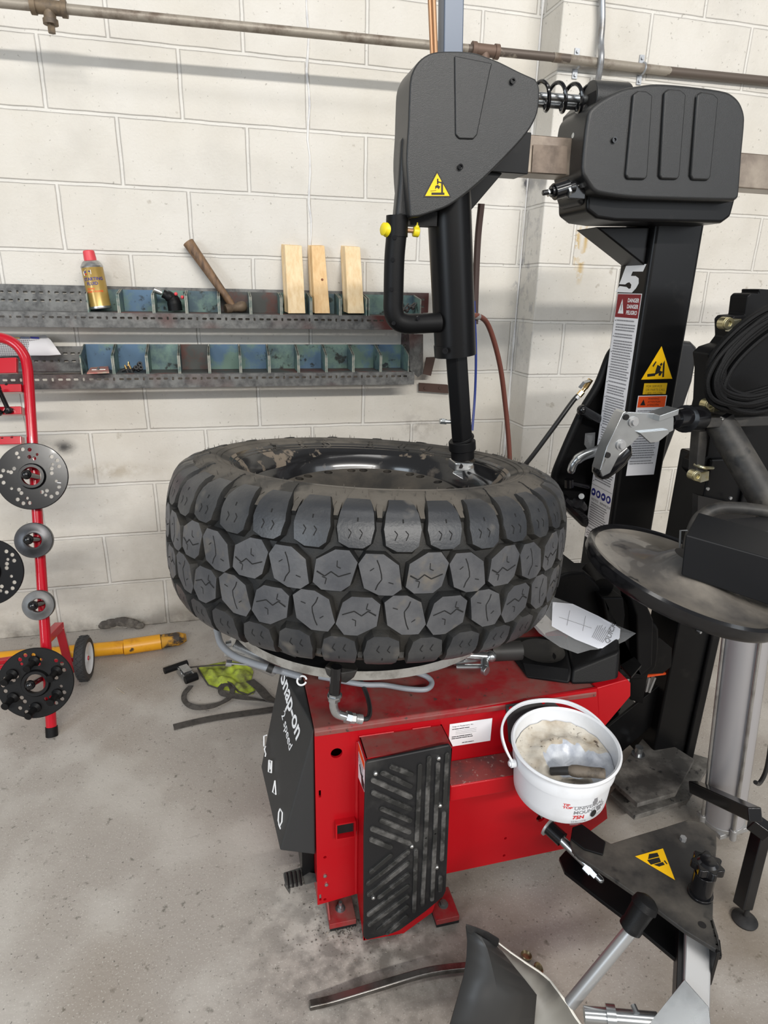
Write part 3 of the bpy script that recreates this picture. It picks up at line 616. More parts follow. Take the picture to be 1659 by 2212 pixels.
b = MB(); b.ribbon(lay([(540,1470),(560,1486),(580,1508),(600,1516)], .022), .032, .003, (0,.3,1)); obj('webbing', b, M_webb, rs)
# cloth
def cloth():
    out = [(427,1443),(470,1433),(495,1428),(540,1438),(548,1452),(543,1470),(552,1488),(548,1500),(530,1502),(500,1494),(470,1489),(455,1484),(442,1465)]
    cx_, cy_ = 495, 1463; b = MB(); rings = []
    K = 16
    for k in range(K+1):
        f_ = 1-k/K; row = []
        for i, (x, y) in enumerate(out):
            for s in range(4):
                x2, y2 = out[(i+1)%len(out)]; xx = x+(x2-x)*s/4; yy = y+(y2-y)*s/4
                px, py = cx_+(xx-cx_)*f_, cy_+(yy-cy_)*f_
                p = PZ(px, py, 0); z = .004+.030*(1-f_**2.6)*(.55+.45*math.sin(p.x*60+p.y*35+1.2*math.sin(p.y*40)))*(.6+.4*math.sin(p.y*80-p.x*40))+.0025*math.sin(p.x*170+p.y*90)*(k>0)
                row.append(b.v((p.x, p.y, max(z, .003))))
            if k == K: pass
        rings.append(row)
    n = len(rings[0])
    for k in range(K-1):
        for i in range(n): b.face([rings[k][i],rings[k][(i+1)%n],rings[k+1][(i+1)%n],rings[k+1][i]])
    for v in rings[K]: b.bm.verts.remove(v)
    b.face(rings[K-1]); base = [b.v((v.co.x, v.co.y, .001)) for v in rings[0]]
    for i in range(n): b.face([rings[0][i],base[i],base[(i+1)%n],rings[0][(i+1)%n]])
    o = obj('microfibre_cloth', b, M_rag, ang=80, sub=1); tag(o, 'crumpled lime-yellow cloth with dirty patches lying on the floor', 'cloth')
    e = MB(); e.tube([PZ(x,y,.006+.010*math.sin(i)**2) for i,(x,y) in enumerate([(427,1443),(438,1462),(450,1480),(470,1487),(486,1470),(500,1477),(515,1494),(535,1501),(550,1494)])], .003, n=6); k = obj('cloth_hem', e, M_webb, o, label='grey stitched hem')
cloth()
b = MB(); b.tube(lay([(250,1485),(268,1498)],.002), .0016, n=5); tag(obj('twig', b, M_paste), 'tiny pale sliver lying on the floor between the rack and the cloth', 'debris')

# ------------------------------------------------------------------ red flange rack
RB = V3((-.099,-.652,0)); RT = PX(60,800,-.099); RD = (RT-RB).normalized(); RN = V3((1,0,0)).cross(RD).normalized()
if RN.y > 0: RN = -RN
RP = lambda x, y, o=0: PP(x, y, RB+RN*o, RN)+V3((0,0,0))
rk = thing('flange_rack', (-.3,-.5,0), 'red tubular wheeled rack at the left edge carrying round black flange plates', 'rack')
b = MB(); hoop = [RB+RD*.05]+[RP(60,800)]+[RP(52,770),RP(38,746),RP(18,733),RP(-8,728),RP(-60,728)]
b.tube([RB+RD*.025, RP(60,800)]+spline([RP(60,800),RP(54,772),RP(38,748),RP(14,733),RP(-20,728),RP(-90,728)],6)[1:], .0155, n=20); obj('frame_tube', b, M_redtube, rk)
b = MB(); b.cyl(RB, RB+RD*.030, .0175, n=20); obj('foot_cap', b, M_black, rk)
b = MB()
for y, h in ((840,.030),(888,.030),(952,.030)):
    a_, c_ = RP(-100,y+3), RP(50,y); b.bar(a_, c_, .024, .036, RN)
o = obj('crossbar', b, M_redtube, rk, bevel=.002)
b = MB(); b.prism([RP(-90,780),RP(40,775),RP(40,808),RP(-90,812)], RN*.02); obj('top_plate', b, M_redtube, rk, bevel=.002)
b = MB()
for x, y in ((16,831),(23,945),(0,946)): b.cyl(RP(x,y)+V3((0,0,.004))+RN*.0, RP(x,y)+V3((0,0,.006)), .0001, n=6)
for x, y in ((14,833),(26,947),(5,948)): p = RP(x,y,.016); b.lathe([(0,0),(.005,0),(.004,.0012),(0,.0012)], p+RD*.004, (0,-.5,1), 12)
obj('crossbar_hole', b, M_dark, rk)
# rear leg, axle
wc = PY(178,1414,-.345)
b = MB(); p0 = RP(106,1362); p1 = PZ(150,1428,.05); q = V3((p0.x+.07,p0.y+.10,p0.z+.02))
q = PY(128,1352,-.46); b.bar(RP(100,1380), q, .026, .026); b.bar(q, PZ(152,1448,.03), .026, .026); b.cyl((-.8,-.345,.080),(wc.x+.02,-.345,.080),.008,n=12); b.bar(PZ(-80,1442,.05), PZ(66,1420,.05), .022, .022); obj('rear_leg', b, M_redtube, rk, bevel=.002)
wc = V3((wc.x+.004, wc.y, .080)); b = MB(); ax_ = V3((1,-.03,0)).normalized()
b.lathe([(.054,-.016),(.070,-.018),(.077,-.012),(.079,0),(.077,.012),(.070,.018),(.054,.016),(.054,-.016)], wc, ax_, 48); 
for k in range(24):
    for s in (-1,1):
        a0 = k*15; P = []
        x_, y_, z_ = frame(ax_)
        for j in range(4):
            a = math.radians(a0+s*j*5); P.append(wc+ax_*(-.012+.008*j)+(x_*math.cos(a)+y_*math.sin(a))*.0792)
        b.tube(P, .0016, n=4)
w_ = obj('rack_wheel', b, M_tyre_s, rk, label='black wheel with a diamond tread and white hub')
b = MB(); b.lathe([(0,.011),(.011,.013),(.016,.010),(.036,.008),(.049,.014),(.055,.017),(.055,-.016),(.016,-.010),(0,-.010)], wc, ax_, 40); obj('wheel_hub', b, M_wheelw, w_)
b = MB(); b.cyl(wc+ax_*.010, wc+ax_*.018, .006, n=12); obj('axle_cap', b, M_steel, w_)
def flange(px, py, rpx, kind, label, holes=True, off=.05, group='round flange plates hanging on the red rack'):
    c = RP(px, py, off); d = (c-CAMP).dot(_f); R = rpx*d/F
    t = thing('flange_plate', tuple(c), label, 'flange plate', group)
    b = MB(); n = RN
    ri = R*{'big':.26,'mid':.42,'small':.45,'cone':.26}[kind]; th = .006 if kind in ('big','cone') else .018
    prof = [(ri,-th/2),(R*.97,-th/2),(R,-th/2+.0015),(R,th/2-.0015),(R*.98,th/2),(ri*1.5,th/2),(ri*1.35,th/2+.010 if kind in('big','cone') else th/2+.001),(ri*1.05,th/2+.010 if kind in('big','cone') else th/2+.001),(ri,th/2)]
    b.lathe(prof, c, n, 64, closed=True)
    o = obj('plate', b, {'big':M_gloss,'mid':M_steeld,'small':M_steeld2,'cone':M_black}[kind], t)
    if holes:
        x, y, z = frame(n)
        def f(mb):
            for ring, cnt, r0 in ((.80,0,0),(.54,0,0)):
                for g in range(5):
                    for k in range(3 if ring > .7 else 2):
                        a = math.radians(g*72+k*13+(20 if ring > .7 else 8)+random.uniform(-1,1)); p = c+(x*math.cos(a)+y*math.sin(a))*R*(ring+(.045*(k%2)))
                        mb.cyl(p-n*.03, p+n*.03, R*.058, n=14)
            for g in range(8):
                a = math.radians(g*45+30); p = c+(x*math.cos(a)+y*math.sin(a))*R*.67; mb.cyl(p-n*.03, p+n*.03, R*.045, n=12)
        cut(o, f)
    pg = RP(px, py, 0)
    return c, R, t
M_steeld = mat('dark_turned_steel', (.045,.045,.048,1), .28, .7, col2=(.03,.03,.031,1), nscale=20)
M_steeld2 = mat('grey_turned_steel', (.11,.11,.11,1), .4, .6, col2=(.08,.08,.08,1), nscale=20)
fl = [flange(70,1029,72,'big','large glossy black flange plate full of round holes, topmost on the red rack'),
      flange(74,1167,38,'mid','dark turned steel ring directly below the topmost holed plate',False),
      flange(84,1307,32,'small','small grey steel ring, lowest of the two plain rings on the rack',False),
      flange(78,1475,76,'cone','large black plate studded with cone adapters near the rack foot',True),
      flange(-28,1236,73,'big','large holed black plate cut by the left photo edge',True)]
for (c, R, t) in fl[:4]:
    b = MB(); k = c-RN*.05; b.cyl(k, c+RN*.030+V3((-.006,0,.004)), .0095, n=14); b.sphere(c+RN*.034+V3((-.006,0,.004)), .0145, n=8); obj('hanging_peg', b, M_gloss, rk)
c, R, t = fl[3]; x, y, z = frame(RN)
for k in range(6):
    a = math.radians(60*k+28); p = c+(x*math.cos(a)+y*math.sin(a))*R*.66
    b = MB(); b.lathe([(0,.003),(.016,.003),(.017,.008),(.010,.016),(.0085,.040),(.011,.044),(.011,.050),(0,.052)], p, (RN+V3((-.25,0,-.35))).normalized(), 18)
    obj('cone_adapter', b, M_black, t)
b = MB(); q = c+RN*.0045-RD*R*.82-V3((R*.12,0,0)); b.text('4', q, (1,0,0), RD, .016); obj('stamped_number', b, M_wht, t, smooth=False)
c, R, t = fl[0]; b = MB(); q = c+RN*.0045+V3((R*.78,0,0))-RD*R*.28; b.text('1', q, V3((.15,0,0))+RD*.9, V3((-.9,0,0))+RD*.2, .016); obj('stamped_number', b, M_wht, t, smooth=False)
for i,(bx,by,tx,ty) in enumerate([(20,890,3,853),(-4,893,-8,870)]):
    b = MB(); B = RP(bx,by,.02); T = RP(tx,ty,.05); d = (T-B).normalized(); b.lathe([(0,0),(.013,0),(.0145,.006),(.008,.012),(.0065,.016),(.0065,.072),(.008,.074),(.008,.084),(0,.085)], B, d, 18)
    tag(obj('centring_pin', b, M_gloss), 'glossy black wide-footed stud on the rack crossbar, %s' % ('fully in view' if i == 0 else 'cut by photo edge'), 'stud', 'studs on the rack crossbars')

# ================================================================== TYRE CHANGER
TC = thing('tyre_changer', (.9,-1.2,0), 'red and black tyre changing machine with tall column and mounting head, bolted to the floor', 'tyre changer')
ZT = .513; X0 = .612; Y0 = -1.441; X1 = 1.292
# cabinet: folded sheet body
b = MB(); b.box((X0,Y0,.055),(X1,Y0+.006,ZT-.012)); 
cab = obj('cabinet', b, M_red, TC, label='red cabinet front panel')
def holes(mb):
    p = PY(727,1627,Y0); mb.cyl(p-V3((0,.05,0)), p+V3((0,.05,0)), .0118, n=28)
    for x,y in ((691,1715),(692,1939)): p = PY(x,y,Y0); mb.box((p.x-.0022,p.y-.05,p.z-.009),(p.x+.0022,p.y+.05,p.z+.009))
    for x,y,r in ((702,1852,.0035),(702,1943,.0035),(1092,1811,.0035),(1089,1848,.0035)): p = PY(x,y,Y0); mb.cyl(p-V3((0,.05,0)), p+V3((0,.05,0)), r, n=14)
    p = PY(1168,1767,Y0); mb.cyl(p-V3((0,.05,0)), p+V3((0,.05,0)), .011, n=20)
# lower front edge slopes up to the right
bm = MB(); x1t = PY(1290,1487,Y0).x; fr = [V3((X0,Y0,.052)), V3((.70,Y0,.062)), PY(961,1888,Y0), PY(1225,1832,Y0), PY(1312,1768,Y0), PY(1296,1600,Y0), PY(1290,1487,Y0), V3((X0,Y0,ZT-.012))]
bm2 = MB(); bm2.prism(fr, (0,.006,0)); old = cab.data; cab.data = bm2.mesh('cabinet', False); cab.data.materials.append(M_red); bpy.data.meshes.remove(old)
cut(cab, holes)
b = MB(); b.prism([(X0,Y0-.002,ZT-.016),(X0,Y0-.002,ZT-.006),(X0,Y0+.004,ZT),(X0,-.98,ZT),(X0,-.98,ZT-.004),(X0,Y0+.006,ZT-.016)], (x1t-X0,0,0)); obj('cabinet_top', b, M_redtop, TC, bevel=.003, seg=3, label='dusty red cabinet top')
b = MB(); b.box((X0,Y0+.006,.06),(X0+.004,-.98,ZT-.004)); b.box((1.22,Y0+.1,.06),(1.224,-.98,ZT-.06)); b.box((X0,-.99,.06),(1.22,-.98,ZT-.004)); b.box((X0+.01,Y0+.03,.055),(1.2,-.99,.06)); obj('cabinet_side', b, M_red, TC, smooth=False)
b = MB(); b.prism([PY(x,y,Y0+.001) for x,y in ((1290,1487),(1356,1468),(1363,1476),(1363,1504),(1305,1572),(1294,1590))], (0,.008,0)); b.prism([PY(1290,1486,Y0+.001),PY(1356,1467,Y0+.001),PY(1356,1467,Y0+.001)+V3((0,.24,0)),PY(1290,1486,Y0+.001)+V3((0,.24,0))], (0,0,-.008)); obj('cabinet_end', b, M_red, TC, bevel=.003)
# weld-on front box (bead breaker stop) with rubber pad
bx0, bx1, byf, bz = .700, .874, -1.508, .483
b = MB(); b.prism([(bx0,byf,.005),(bx0,Y0,.06),(bx0,Y0,bz),(bx0,byf,bz)], (.005,0,0)); b.prism([(bx1-.005,byf,.14),(bx1-.005,Y0,.14),(bx1-.005,Y0,bz),(bx1-.005,byf,bz)], (.005,0,0))
b.box((bx0,byf,bz-.004),(bx1,Y0,bz)); b.prism([(bx0,byf,.005),(.79,byf,.0),(bx1-.02,byf,.045),(bx1,byf,.14),(bx1,byf,bz-.004),(bx0,byf,bz-.004)], (0,.005,0)); b.prism([(bx0+.03,byf+.03,.02),(bx1-.015,byf+.03,.05),(bx1-.015,byf+.03,.3),(bx0+.03,byf+.03,.3)], (0,.005,0))
b.tube([V3((bx0-.002,Y0,.07+i*.02+random.uniform(-.003,.003))) for i in range(21)], [.004+random.uniform(0,.002) for _ in range(21)], n=6)
b.tube([V3((bx0+i*.008,Y0-.001,bz-.001)) for i in range(10)], .0038, n=6); b.tube([V3((bx0+.11+i*.008,Y0-.001,bz-.001)) for i in range(6)], .0038, n=6)
obj('front_box', b, M_red, TC, smooth=False, bevel=.0012)
b = MB(); b.box((bx0+.003,byf+.002,bz+.0002),(bx1-.003,Y0-.006,bz+.0012)); obj('front_box_top', b, M_redtop, TC, smooth=False, label='dusty top of the welded front box')
# pad outline on plane y
yp_ = byf-.004
pad = [(792,1640),(968,1604),(973,1610),(968,1760),(961,1918),(955,1931),(918,1962),(862,2003),(845,2010),(790,2024),(784,2018),(784,1800),(788,1645)]
b = MB(); b.prism([PY(x,y,yp_) for x,y in pad], (0,-.008,0)); pd = obj('rubber_pad', b, M_pad, TC, bevel=.003, seg=3)
b = MB()
def ribs(segs, r=.0052):
    for (x0_,y0_,x1_,y1_) in segs:
        p, q = PY(x0_,y0_,yp_-.008), PY(x1_,y1_,yp_-.008); d = (q-p).normalized(); s_ = d.cross(V3((0,1,0))).normalized()
        P = []
        for k in range(9): a = math.pi*k/8; P.append(q+d*math.sin(a)*r+s_*math.cos(a)*r)
        for k in range(9): a = math.pi*k/8; P.append(p-d*math.sin(a)*r-s_*math.cos(a)*r)
        b.prism([w_+V3((0,.002,0)) for w_ in P], (0,-.0062,0))
K = lambda L: [(560+x0_*.3617, 1380+y0_*.3617, 560+x1_*.3617, 1380+y1_*.3617) for (x0_,y0_,x1_,y1_) in L]
ribs(K([(790,760,905,805),(735,795,900,875),(680,840,900,940),(680,915,898,1010),(730,1008,898,1080),(730,1080,893,1148),(675,1130,892,1215),(670,1195,780,1240),
        (668,1385,780,1290),(650,1455,885,1270),(655,1500+20,885,1335),(715,1535,885,1405),(655,1640,882,1472),(660,1700,880,1535),(710,1730,876,1595),(765,1750,872,1655)]))
ribs(K([(958,752,938,1195),(1012,705,992,1175),(1065,742,1048,1150),(1120,685,1105,975)]), .0046)
ribs(K([(934,1260,922,1620),(992,1185,972,1580),(1048,1160,1030,1550),(1100,1035,1088,1310),(1080,1420,1078,1495)]), .0046)
obj('pad_rib', b, M_padrib, pd, bevel=.0012, label='worn grey raised ribs')['kind'] = 'stuff'
for x,y in ((947,1637),(950,1739),(943,1872),(806,1938),(811,1670),(889,1827)):
    b = MB(); p = PY(x,y,yp_-.008); b.lathe([(0,0),(.0045,0),(.004,.0035),(.002,.005),(0,.005)], p, (0,-1,0), 16); obj('pad_bolt', b, M_steel, pd)
# square tube stub
p = PY(747,1793,Y0-.0); b = MB(); cx_, cz_ = PY(747,1795,-1.455).x, PY(747,1795,-1.455).z
for a,c in (((-.021,-.021),(.021,-.018)),((-.021,.018),(.021,.021)),((-.021,-.018),(-.018,.018)),((.018,-.018),(.021,.018))): b.box((cx_+a[0],-1.455,cz_+a[1]),(cx_+c[0],Y0+.02,cz_+c[1]))
obj('square_socket', b, M_red, TC, smooth=False); b = MB(); b.box((cx_-.018,Y0+.004,cz_-.018),(cx_+.018,Y0-.001,cz_+.018)); obj('socket_bottom', b, M_dark, TC, smooth=False)
# ledge
lx0 = bx1; b = MB(); b.box((lx0,-1.510,.345),(1.24,Y0,.385)); obj('ledge', b, M_red, TC, bevel=.004, seg=3)
b = MB(); b.box((lx0+.002,-1.508,.3852),(1.238,Y0-.002,.3860)); obj('ledge_top', b, M_ledge, TC, smooth=False, label='dirty ledge top')
for x,y in ((702,1891),(705,1910)):
    b = MB(); p = PY(x,y,Y0); b.lathe([(0,0),(.0042,0),(.0038,.003),(0,.0045)], p, (0,-1,0), 14); obj('panel_rivet', b, M_steel, TC)
# feet
for k,(x0_,x1_,yf,yb) in enumerate([(.633,.692,-1.472,-1.40),(.862,.915,-1.515,-1.44)]):
    b = MB(); b.hexa([(x0_,yf,.012),(x1_,yf,.012),(x1_,yb,.012),(x0_,yb,.012)],[(x0_,yf,.026),(x1_,yf,.026),(x1_,yb,.026),(x0_,yb,.026)])
    if k == 0: b.hexa([(x0_,yf+.01,.026),(x0_+.004,yf+.01,.026),(x0_+.004,yb,.026),(x0_,yb,.026)],[(x0_,yf+.01,.028),(x0_+.004,yf+.01,.028),(x0_+.004,yb,.075),(x0_,yb,.075)])
    f_ = obj('anchor_foot', b, M_redtop, TC, bevel=.0015)
    b = MB(); b.box((x0_+.002,yf+.004,0),(x1_+.001,yb,.012)); obj('foot_shim', b, M_pad, f_)
    b = MB(); c = V3(((x0_+x1_)/2,(yf+yb)/2-.004,.026)); b.cyl(c,c+V3((0,0,.002)),.011,n=20); b.cyl(c,c+V3((0,0,.009)),.0075,n=6); b.cyl(c,c+V3((0,0,.020 if k==0 else .010)),.004,n=12); obj('anchor_bolt', b, M_zinc if k==0 else M_bingrey, f_)
# stickers
def basis(o, x, y): x = V3(x).normalized(); y = V3(y); y = (y-x*y.dot(x)).normalized(); n = x.cross(y); return V3(o), x, y, n
def plate_(b, o, x, y, w_, h_, m, lift=0, th=.0004):
    o, x, y, n = basis(o, x, y); o = o+n*lift; b.prism([o,o+x*w_,o+x*w_+y*h_,o+y*h_], n*th, m)
def lines(b, o, x, y, w_, y1, y0, lh, m, lift=.0006, dens=.8, th=.42, jit=.12):
    o, x, y, n = basis(o, x, y); k = y1
    while k > y0:
        xe = w_*(1-random.uniform(0,jit)); xx = 0
        while xx < xe:
            L = random.uniform(.004,.014)
            L = min(L, xe-xx); 
            if L > .0012: plate_(b, o+x*xx+y*(k-lh*th), x, y, L-.0008, lh*th, m, lift, .0001)
            xx += L
        k -= lh
        if random.random() < .12: k -= lh*.5
b = MB(); o_ = PY(968,1613,Y0)+V3((0,-.0008,0)); w_ = .094; plate_(b, o_, (1,0,0), (0,0,1), w_, .057, 0)
b.text('Snap-on Equipment, Inc.', o_+V3((.006,0,.048)), (1,0,0), (0,0,1), .0048, m=1, bold=.01, lift=.0006); lines(b, o_+V3((.006,0,0)), (1,0,0), (0,0,1), .04, .044, .040, .0042, 1)
for r in range(3): plate_(b, o_+V3((.014,0,.030+r*.004)), (1,0,0), (0,0,1), .046, .0004, 1, .0006, .0001)
lines(b, o_+V3((.006,0,0)), (1,0,0), (0,0,1), .05, .025, .016, .0045, 1); lines(b, o_+V3((.03,0,0)), (1,0,0), (0,0,1), .028, .007, .004, .004, 1)
obj('data_plate', b, [M_stw, M_blk], TC, smooth=False, label='silver data plate')
b = MB(); sx = bx0-.0006; q = [PX(x,y,sx) for x,y in ((760,1577),(776,1640),(777,1722),(758,1673))]; q = [V3((sx,-1.4425,.472)),V3((sx,-1.503,.472)),V3((sx,-1.503,.400)),V3((sx,-1.4425,.385))]
b.prism(q, (-.0004,0,0), 0); b.prism([V3((sx-.0005,-1.443,.470)),V3((sx-.0005,-1.502,.470)),V3((sx-.0005,-1.502,.452)),V3((sx-.0005,-1.443,.452))], (-.0002,0,0), 1)
b.prism([V3((sx-.0005,-1.470,.425)),V3((sx-.0005,-1.502,.418)),V3((sx-.0005,-1.502,.402)),V3((sx-.0005,-1.478,.396))], (-.0002,0,0), 2); b.tube([V3((sx-.001,-1.462,.432)),V3((sx-.001,-1.476,.420)),V3((sx-.001,-1.490,.425))], .0016, n=5, m=2)
lines(b, V3((sx-.0004,-1.446,.385)), (0,-1,0), (0,0,1), .05, .062, .046, .0045, 3, .0002); obj('warning_label', b, [M_stw, M_ored, M_blk, M_stx], TC, smooth=False, label='white and orange warning label')
# left plastic hood
T1, T2, T3 = V3((X0-.001,Y0+.001,ZT+.001)), V3((.604,-1.289,ZT+.001)), V3((.566,-1.225,ZT+.001))
B1, B2 = V3((.537,-1.432,.215)), V3((.513,-1.20,.235)); Br = V3((X0-.001,-1.432,.185)); Bk = V3((X0-.001,-1.20,.185))
b = MB(); b.hull([T1,T2,T3,B1,B2,Br,Bk,V3((X0-.001,-1.225,ZT+.001))]); hood = obj('side_hood', b, mat('hood_plastic', (.032,.033,.034,1), .5, spec=.3, bump=.2, bscale=800), TC, bevel=.004, seg=3, label='dark grey plastic side hood')
n_ = (T3-T1).cross(B1-T1).normalized()
if n_.x > 0: n_ = -n_
HP = lambda px, py, k=0: PP(px, py, (T1+T3+B1+B2)/4+n_*.004, n_)
oo = HP(612,1462); xe = HP(640,1618); xd = (xe-oo); 
yd = n_.cross(xd).normalized()
if yd.z < 0: yd = -yd
L = xd.length
def htext(st, px, py, px2, py2, m, bold, name, hscale=1.0):
    o_, e_ = HP(px,py), HP(px2,py2); x = (e_-o_); L = x.length; y = n_.cross(x).normalized()
    k = MB(); k.text(st, (0,0,0), (1,0,0), (0,1,0), 1.0, bold=bold); wd = max(v.co.x for v in k.bm.verts); s_ = L/wd
    yy = V3(y)
    for v in k.bm.verts: v.co = o_+x.normalized()*v.co.x*s_+yy*v.co.y*s_*hscale+n_*.0012
    return obj(name, k, m, hood, smooth=False, label='white lettering')
# reading direction runs from the back edge to the front edge, tops toward the cabinet
y_t = n_.cross(xd.normalized()); sgn = 1 if y_t.z > 0 else -1
if sgn < 0:
    pass
def htext2(st, px, py, px2, py2, m, bold, name, hs=1.0):
    o_, e_ = HP(px,py), HP(px2,py2); x = (e_-o_); L = x.length; x.normalize(); y = n_.cross(x).normalized()
    if y.z < 0: y = -y
    k = MB(); k.text(st, (0,0,0), (1,0,0), (0,1,0), 1.0, bold=bold); wd = max(v.co.x for v in k.bm.verts); s_ = L/wd
    for v in k.bm.verts: v.co = o_+x*v.co.x*s_+y*v.co.y*s_*hs+n_*.0012
    return obj(name, k, m, hood, smooth=False, label='white lettering')
htext2('Snap-on', 607, 1466, 641, 1600, M_wht, .022, 'hood_lettering', 1.3)
htext2('2 speed', 609, 1545, 626, 1622, M_wht, .008, 'hood_lettering', 1.2)
def stroke(L_, r=.0016):
    b = MB(); b.tube([HP(x,y)+n_*.001 for x,y in L_], r, n=5); obj('hood_pictogram', b, M_wht, hood)
stroke([(572,1618),(575,1612),(571,1612),(571,1590),(577,1588)]); stroke([(572,1618),(575,1628),(574,1634)])
stroke([(585,1662),(584,1648),(582,1642),(588,1644),(587,1669),(581,1667),(582,1642)])
stroke([(595,1686),(590,1711),(597,1716),(595,1686)])
stroke([(606,1747),(611,1755),(610,1775),(605,1785),(602,1772),(603,1755),(606,1747)]); stroke([(603,1780),(607,1790)])
# pedal
b = MB(); b.box((.585,-1.40,.075),(.612,-1.28,.185)); obj('pedal_housing', b, M_paintb, TC, bevel=.002)
b = MB(); P = [PZ(612,1892,.085),PZ(650,1880,.085),PZ(662,1898,.085),PZ(656,1912,.085),PZ(618,1922,.075)]; b.prism(P, (0,0,.010)); b.hexa([PZ(650,1880,.085),PZ(682,1886,.10),PZ(684,1905,.10),PZ(658,1912,.085)],[PZ(650,1880,.095),PZ(682,1886,.11),PZ(684,1905,.11),PZ(658,1912,.095)]); b.hexa([PZ(613,1912,.060),PZ(626,1932,.055),PZ(628,1920,.075),PZ(617,1905,.075)],[PZ(613,1912,.066),PZ(626,1932,.061),PZ(628,1920,.085),PZ(617,1905,.085)])
pdl = obj('foot_pedal', b, M_pedal, TC, bevel=.0025, seg=3)
b = MB()
for k in range(4): x = 620+k*9; b.tube([PZ(x,1886-k*1.5,.097),PZ(x+4,1918-k*2,.097)], .0024, n=8)
obj('pedal_rib', b, M_gloss, pdl)
# black tray mould on cabinet top right, and bins behind
b = MB(); o1 = [PZ(x,y,ZT+.002) for x,y in ((1128,1432),(1142,1466),(1290,1478),(1334,1476))]
trayz = .585
b.hexa([PZ(1140,1468,ZT+.002),PZ(1232,1481,ZT+.002),PZ(1232,1400,ZT+.002),PZ(1085,1396,ZT+.002)],[PZ(1130,1432,.53),PZ(1236,1446,.545),PZ(1222,1370,.545),PZ(1118,1375,.530)])
b.hexa([PZ(1232,1481,ZT+.002),PZ(1334,1478,ZT+.002),PZ(1330,1410,ZT+.002),PZ(1225,1410,ZT+.002)],[PZ(1236,1446,.545),PZ(1340,1404,trayz),PZ(1336,1372,trayz),PZ(1222,1370,.555)])
tr_ = obj('tool_tray', b, M_black, TC, bevel=.008, seg=3, label='moulded black plastic tray on the cabinet')
b = MB(); c = PZ(1170,1408,.548); b.lathe([(0,-.010),(.032,-.008),(.048,.002),(.052,.004)], c, (0,0,1), 28); b.cyl(PZ(1060,1408,.55),PZ(1125,1405,.55),.022,n=18); obj('tray_cup', b, M_dustb, tr_)
b = MB(); bk = [(1190,1262),(1222,1240),(1265,1235),(1297,1265),(1300,1290),(1392,1290),(1410,1340),(1425,1360),(1420,1440),(1390,1470),(1335,1470),(1335,1400),(1230,1380),(1180,1300)]
b.prism([PY(x,y,-1.24) for x,y in sm(bk)], (0,.22,0)); obj('rear_tool_bin', b, M_black, TC, bevel=.010, seg=3, label='black moulded bin between cabinet and column')
b = MB(); b.prism([PY(x,y,-1.275) for x,y in ((1300,1290),(1348,1290),(1352,1330),(1342,1400),(1345,1440),(1378,1432),(1375,1330),(1362,1292),(1392,1292),(1413,1340),(1410,1440),(1385,1462),(1338,1462),(1335,1400),(1310,1340))], (0,.05,0)); obj('bin_rib', b, M_black, TC, bevel=.006, seg=3)
b = MB(); b.tube([PY(x,y,-1.20) for x,y in ((1215,1262),(1260,1240))], .016, n=14); b.cyl(PY(1280,1232,-1.17), PY(1300,1270,-1.24), .028, n=20); obj('bin_roll', b, M_black, TC)

# turntable
TT = V3((.778,-1.125,0)); b = MB()
b.lathe([(0,.606),(.308,.606),(.320,.609),(.320,.629),(.312,.631),(0,.631)], TT, n=96, ms=[1,1,0,1,1]); tt = obj('turntable', b, [M_ring, M_paintb], TC, label='black turntable disc with bare steel rim')
b = MB(); b.cyl(TT+V3((0,0,ZT)), TT+V3((0,0,.606)), .11, n=40); obj('turntable_hub', b, M_paintb, TC)
for a in (45,135,225,315):
    b = MB(); d = V3((math.cos(math.radians(a)),math.sin(math.radians(a)),0)); s_ = V3((-d.y,d.x,0)); c = TT+V3((0,0,.622))
    b.obox(c+d*.22+V3((0,0,.012)), d, s_, (0,0,1), .17, .07, .024); b.obox(c+d*.245+V3((0,0,.038)), d, s_, (0,0,1), .06, .055, .03); b.prism([c+d*.26-s_*.025+V3((0,0,.05)), c+d*.285-s_*.025+V3((0,0,.05)), c+d*.265-s_*.025+V3((0,0,.085))], s_*.05); obj('jaw_clamp', b, M_dustb, tt, bevel=.003)
b = MB(); b.hull([PY(x,y,-1.464) for x,y in ((700,1440),(706,1458),(722,1472),(748,1476),(764,1464),(772,1448))]+[PY(x,y,-1.40) for x,y in ((712,1428),(765,1430),(776,1440),(706,1440))]+[PY(740,1455,-1.475)]); obj('rim_clamp', b, M_dustb, tt, bevel=.003, label='grimy clamp block on the turntable rim')
# air fitting elbow in front
b = MB(); a_, c_ = PY(727,1440,-1.468), PY(723,1497,-1.468); b.cyl(a_, c_, .0105, n=10); obj('fitting_spindle', b, M_gloss, TC)
b = MB(); e_ = PY(721,1512,-1.468); b.cyl(c_+V3((0,0,-.0)), e_, .0125, n=6); b.cyl(c_-V3((0,0,.004)), c_-V3((0,0,.007)), .014, n=20)
b.tube(spline([e_, PY(721,1527,-1.468), PY(727,1541,-1.468), PY(741,1547,-1.468), PY(750,1549,-1.468)],5), .0085, n=14); b.cyl(PY(746,1548,-1.468), PY(757,1551,-1.468), .0115, n=6); obj('fitting_elbow', b, M_zinc, TC, label='bright zinc hose elbow')
b = MB(); b.cyl(PY(757,1551,-1.468), PY(767,1552,-1.468), .010, n=6); b.cyl(PY(768,1552,-1.468), PY(774,1553,-1.468), .0088, n=16); b.cyl(PY(774,1553,-1.468), PY(782,1554,-1.468), .0095, n=16); obj('push_fitting', b, M_alu, TC)
b = MB(); b.tube(spline([PY(782,1554,-1.466),PY(795,1551,-1.462),PZ(799,1535,.535),PZ(795,1510,.53),PZ(784,1480,.53),PZ(770,1450,.54)],6), .0048, n=10); obj('black_hose', b, M_hoseb, TC)
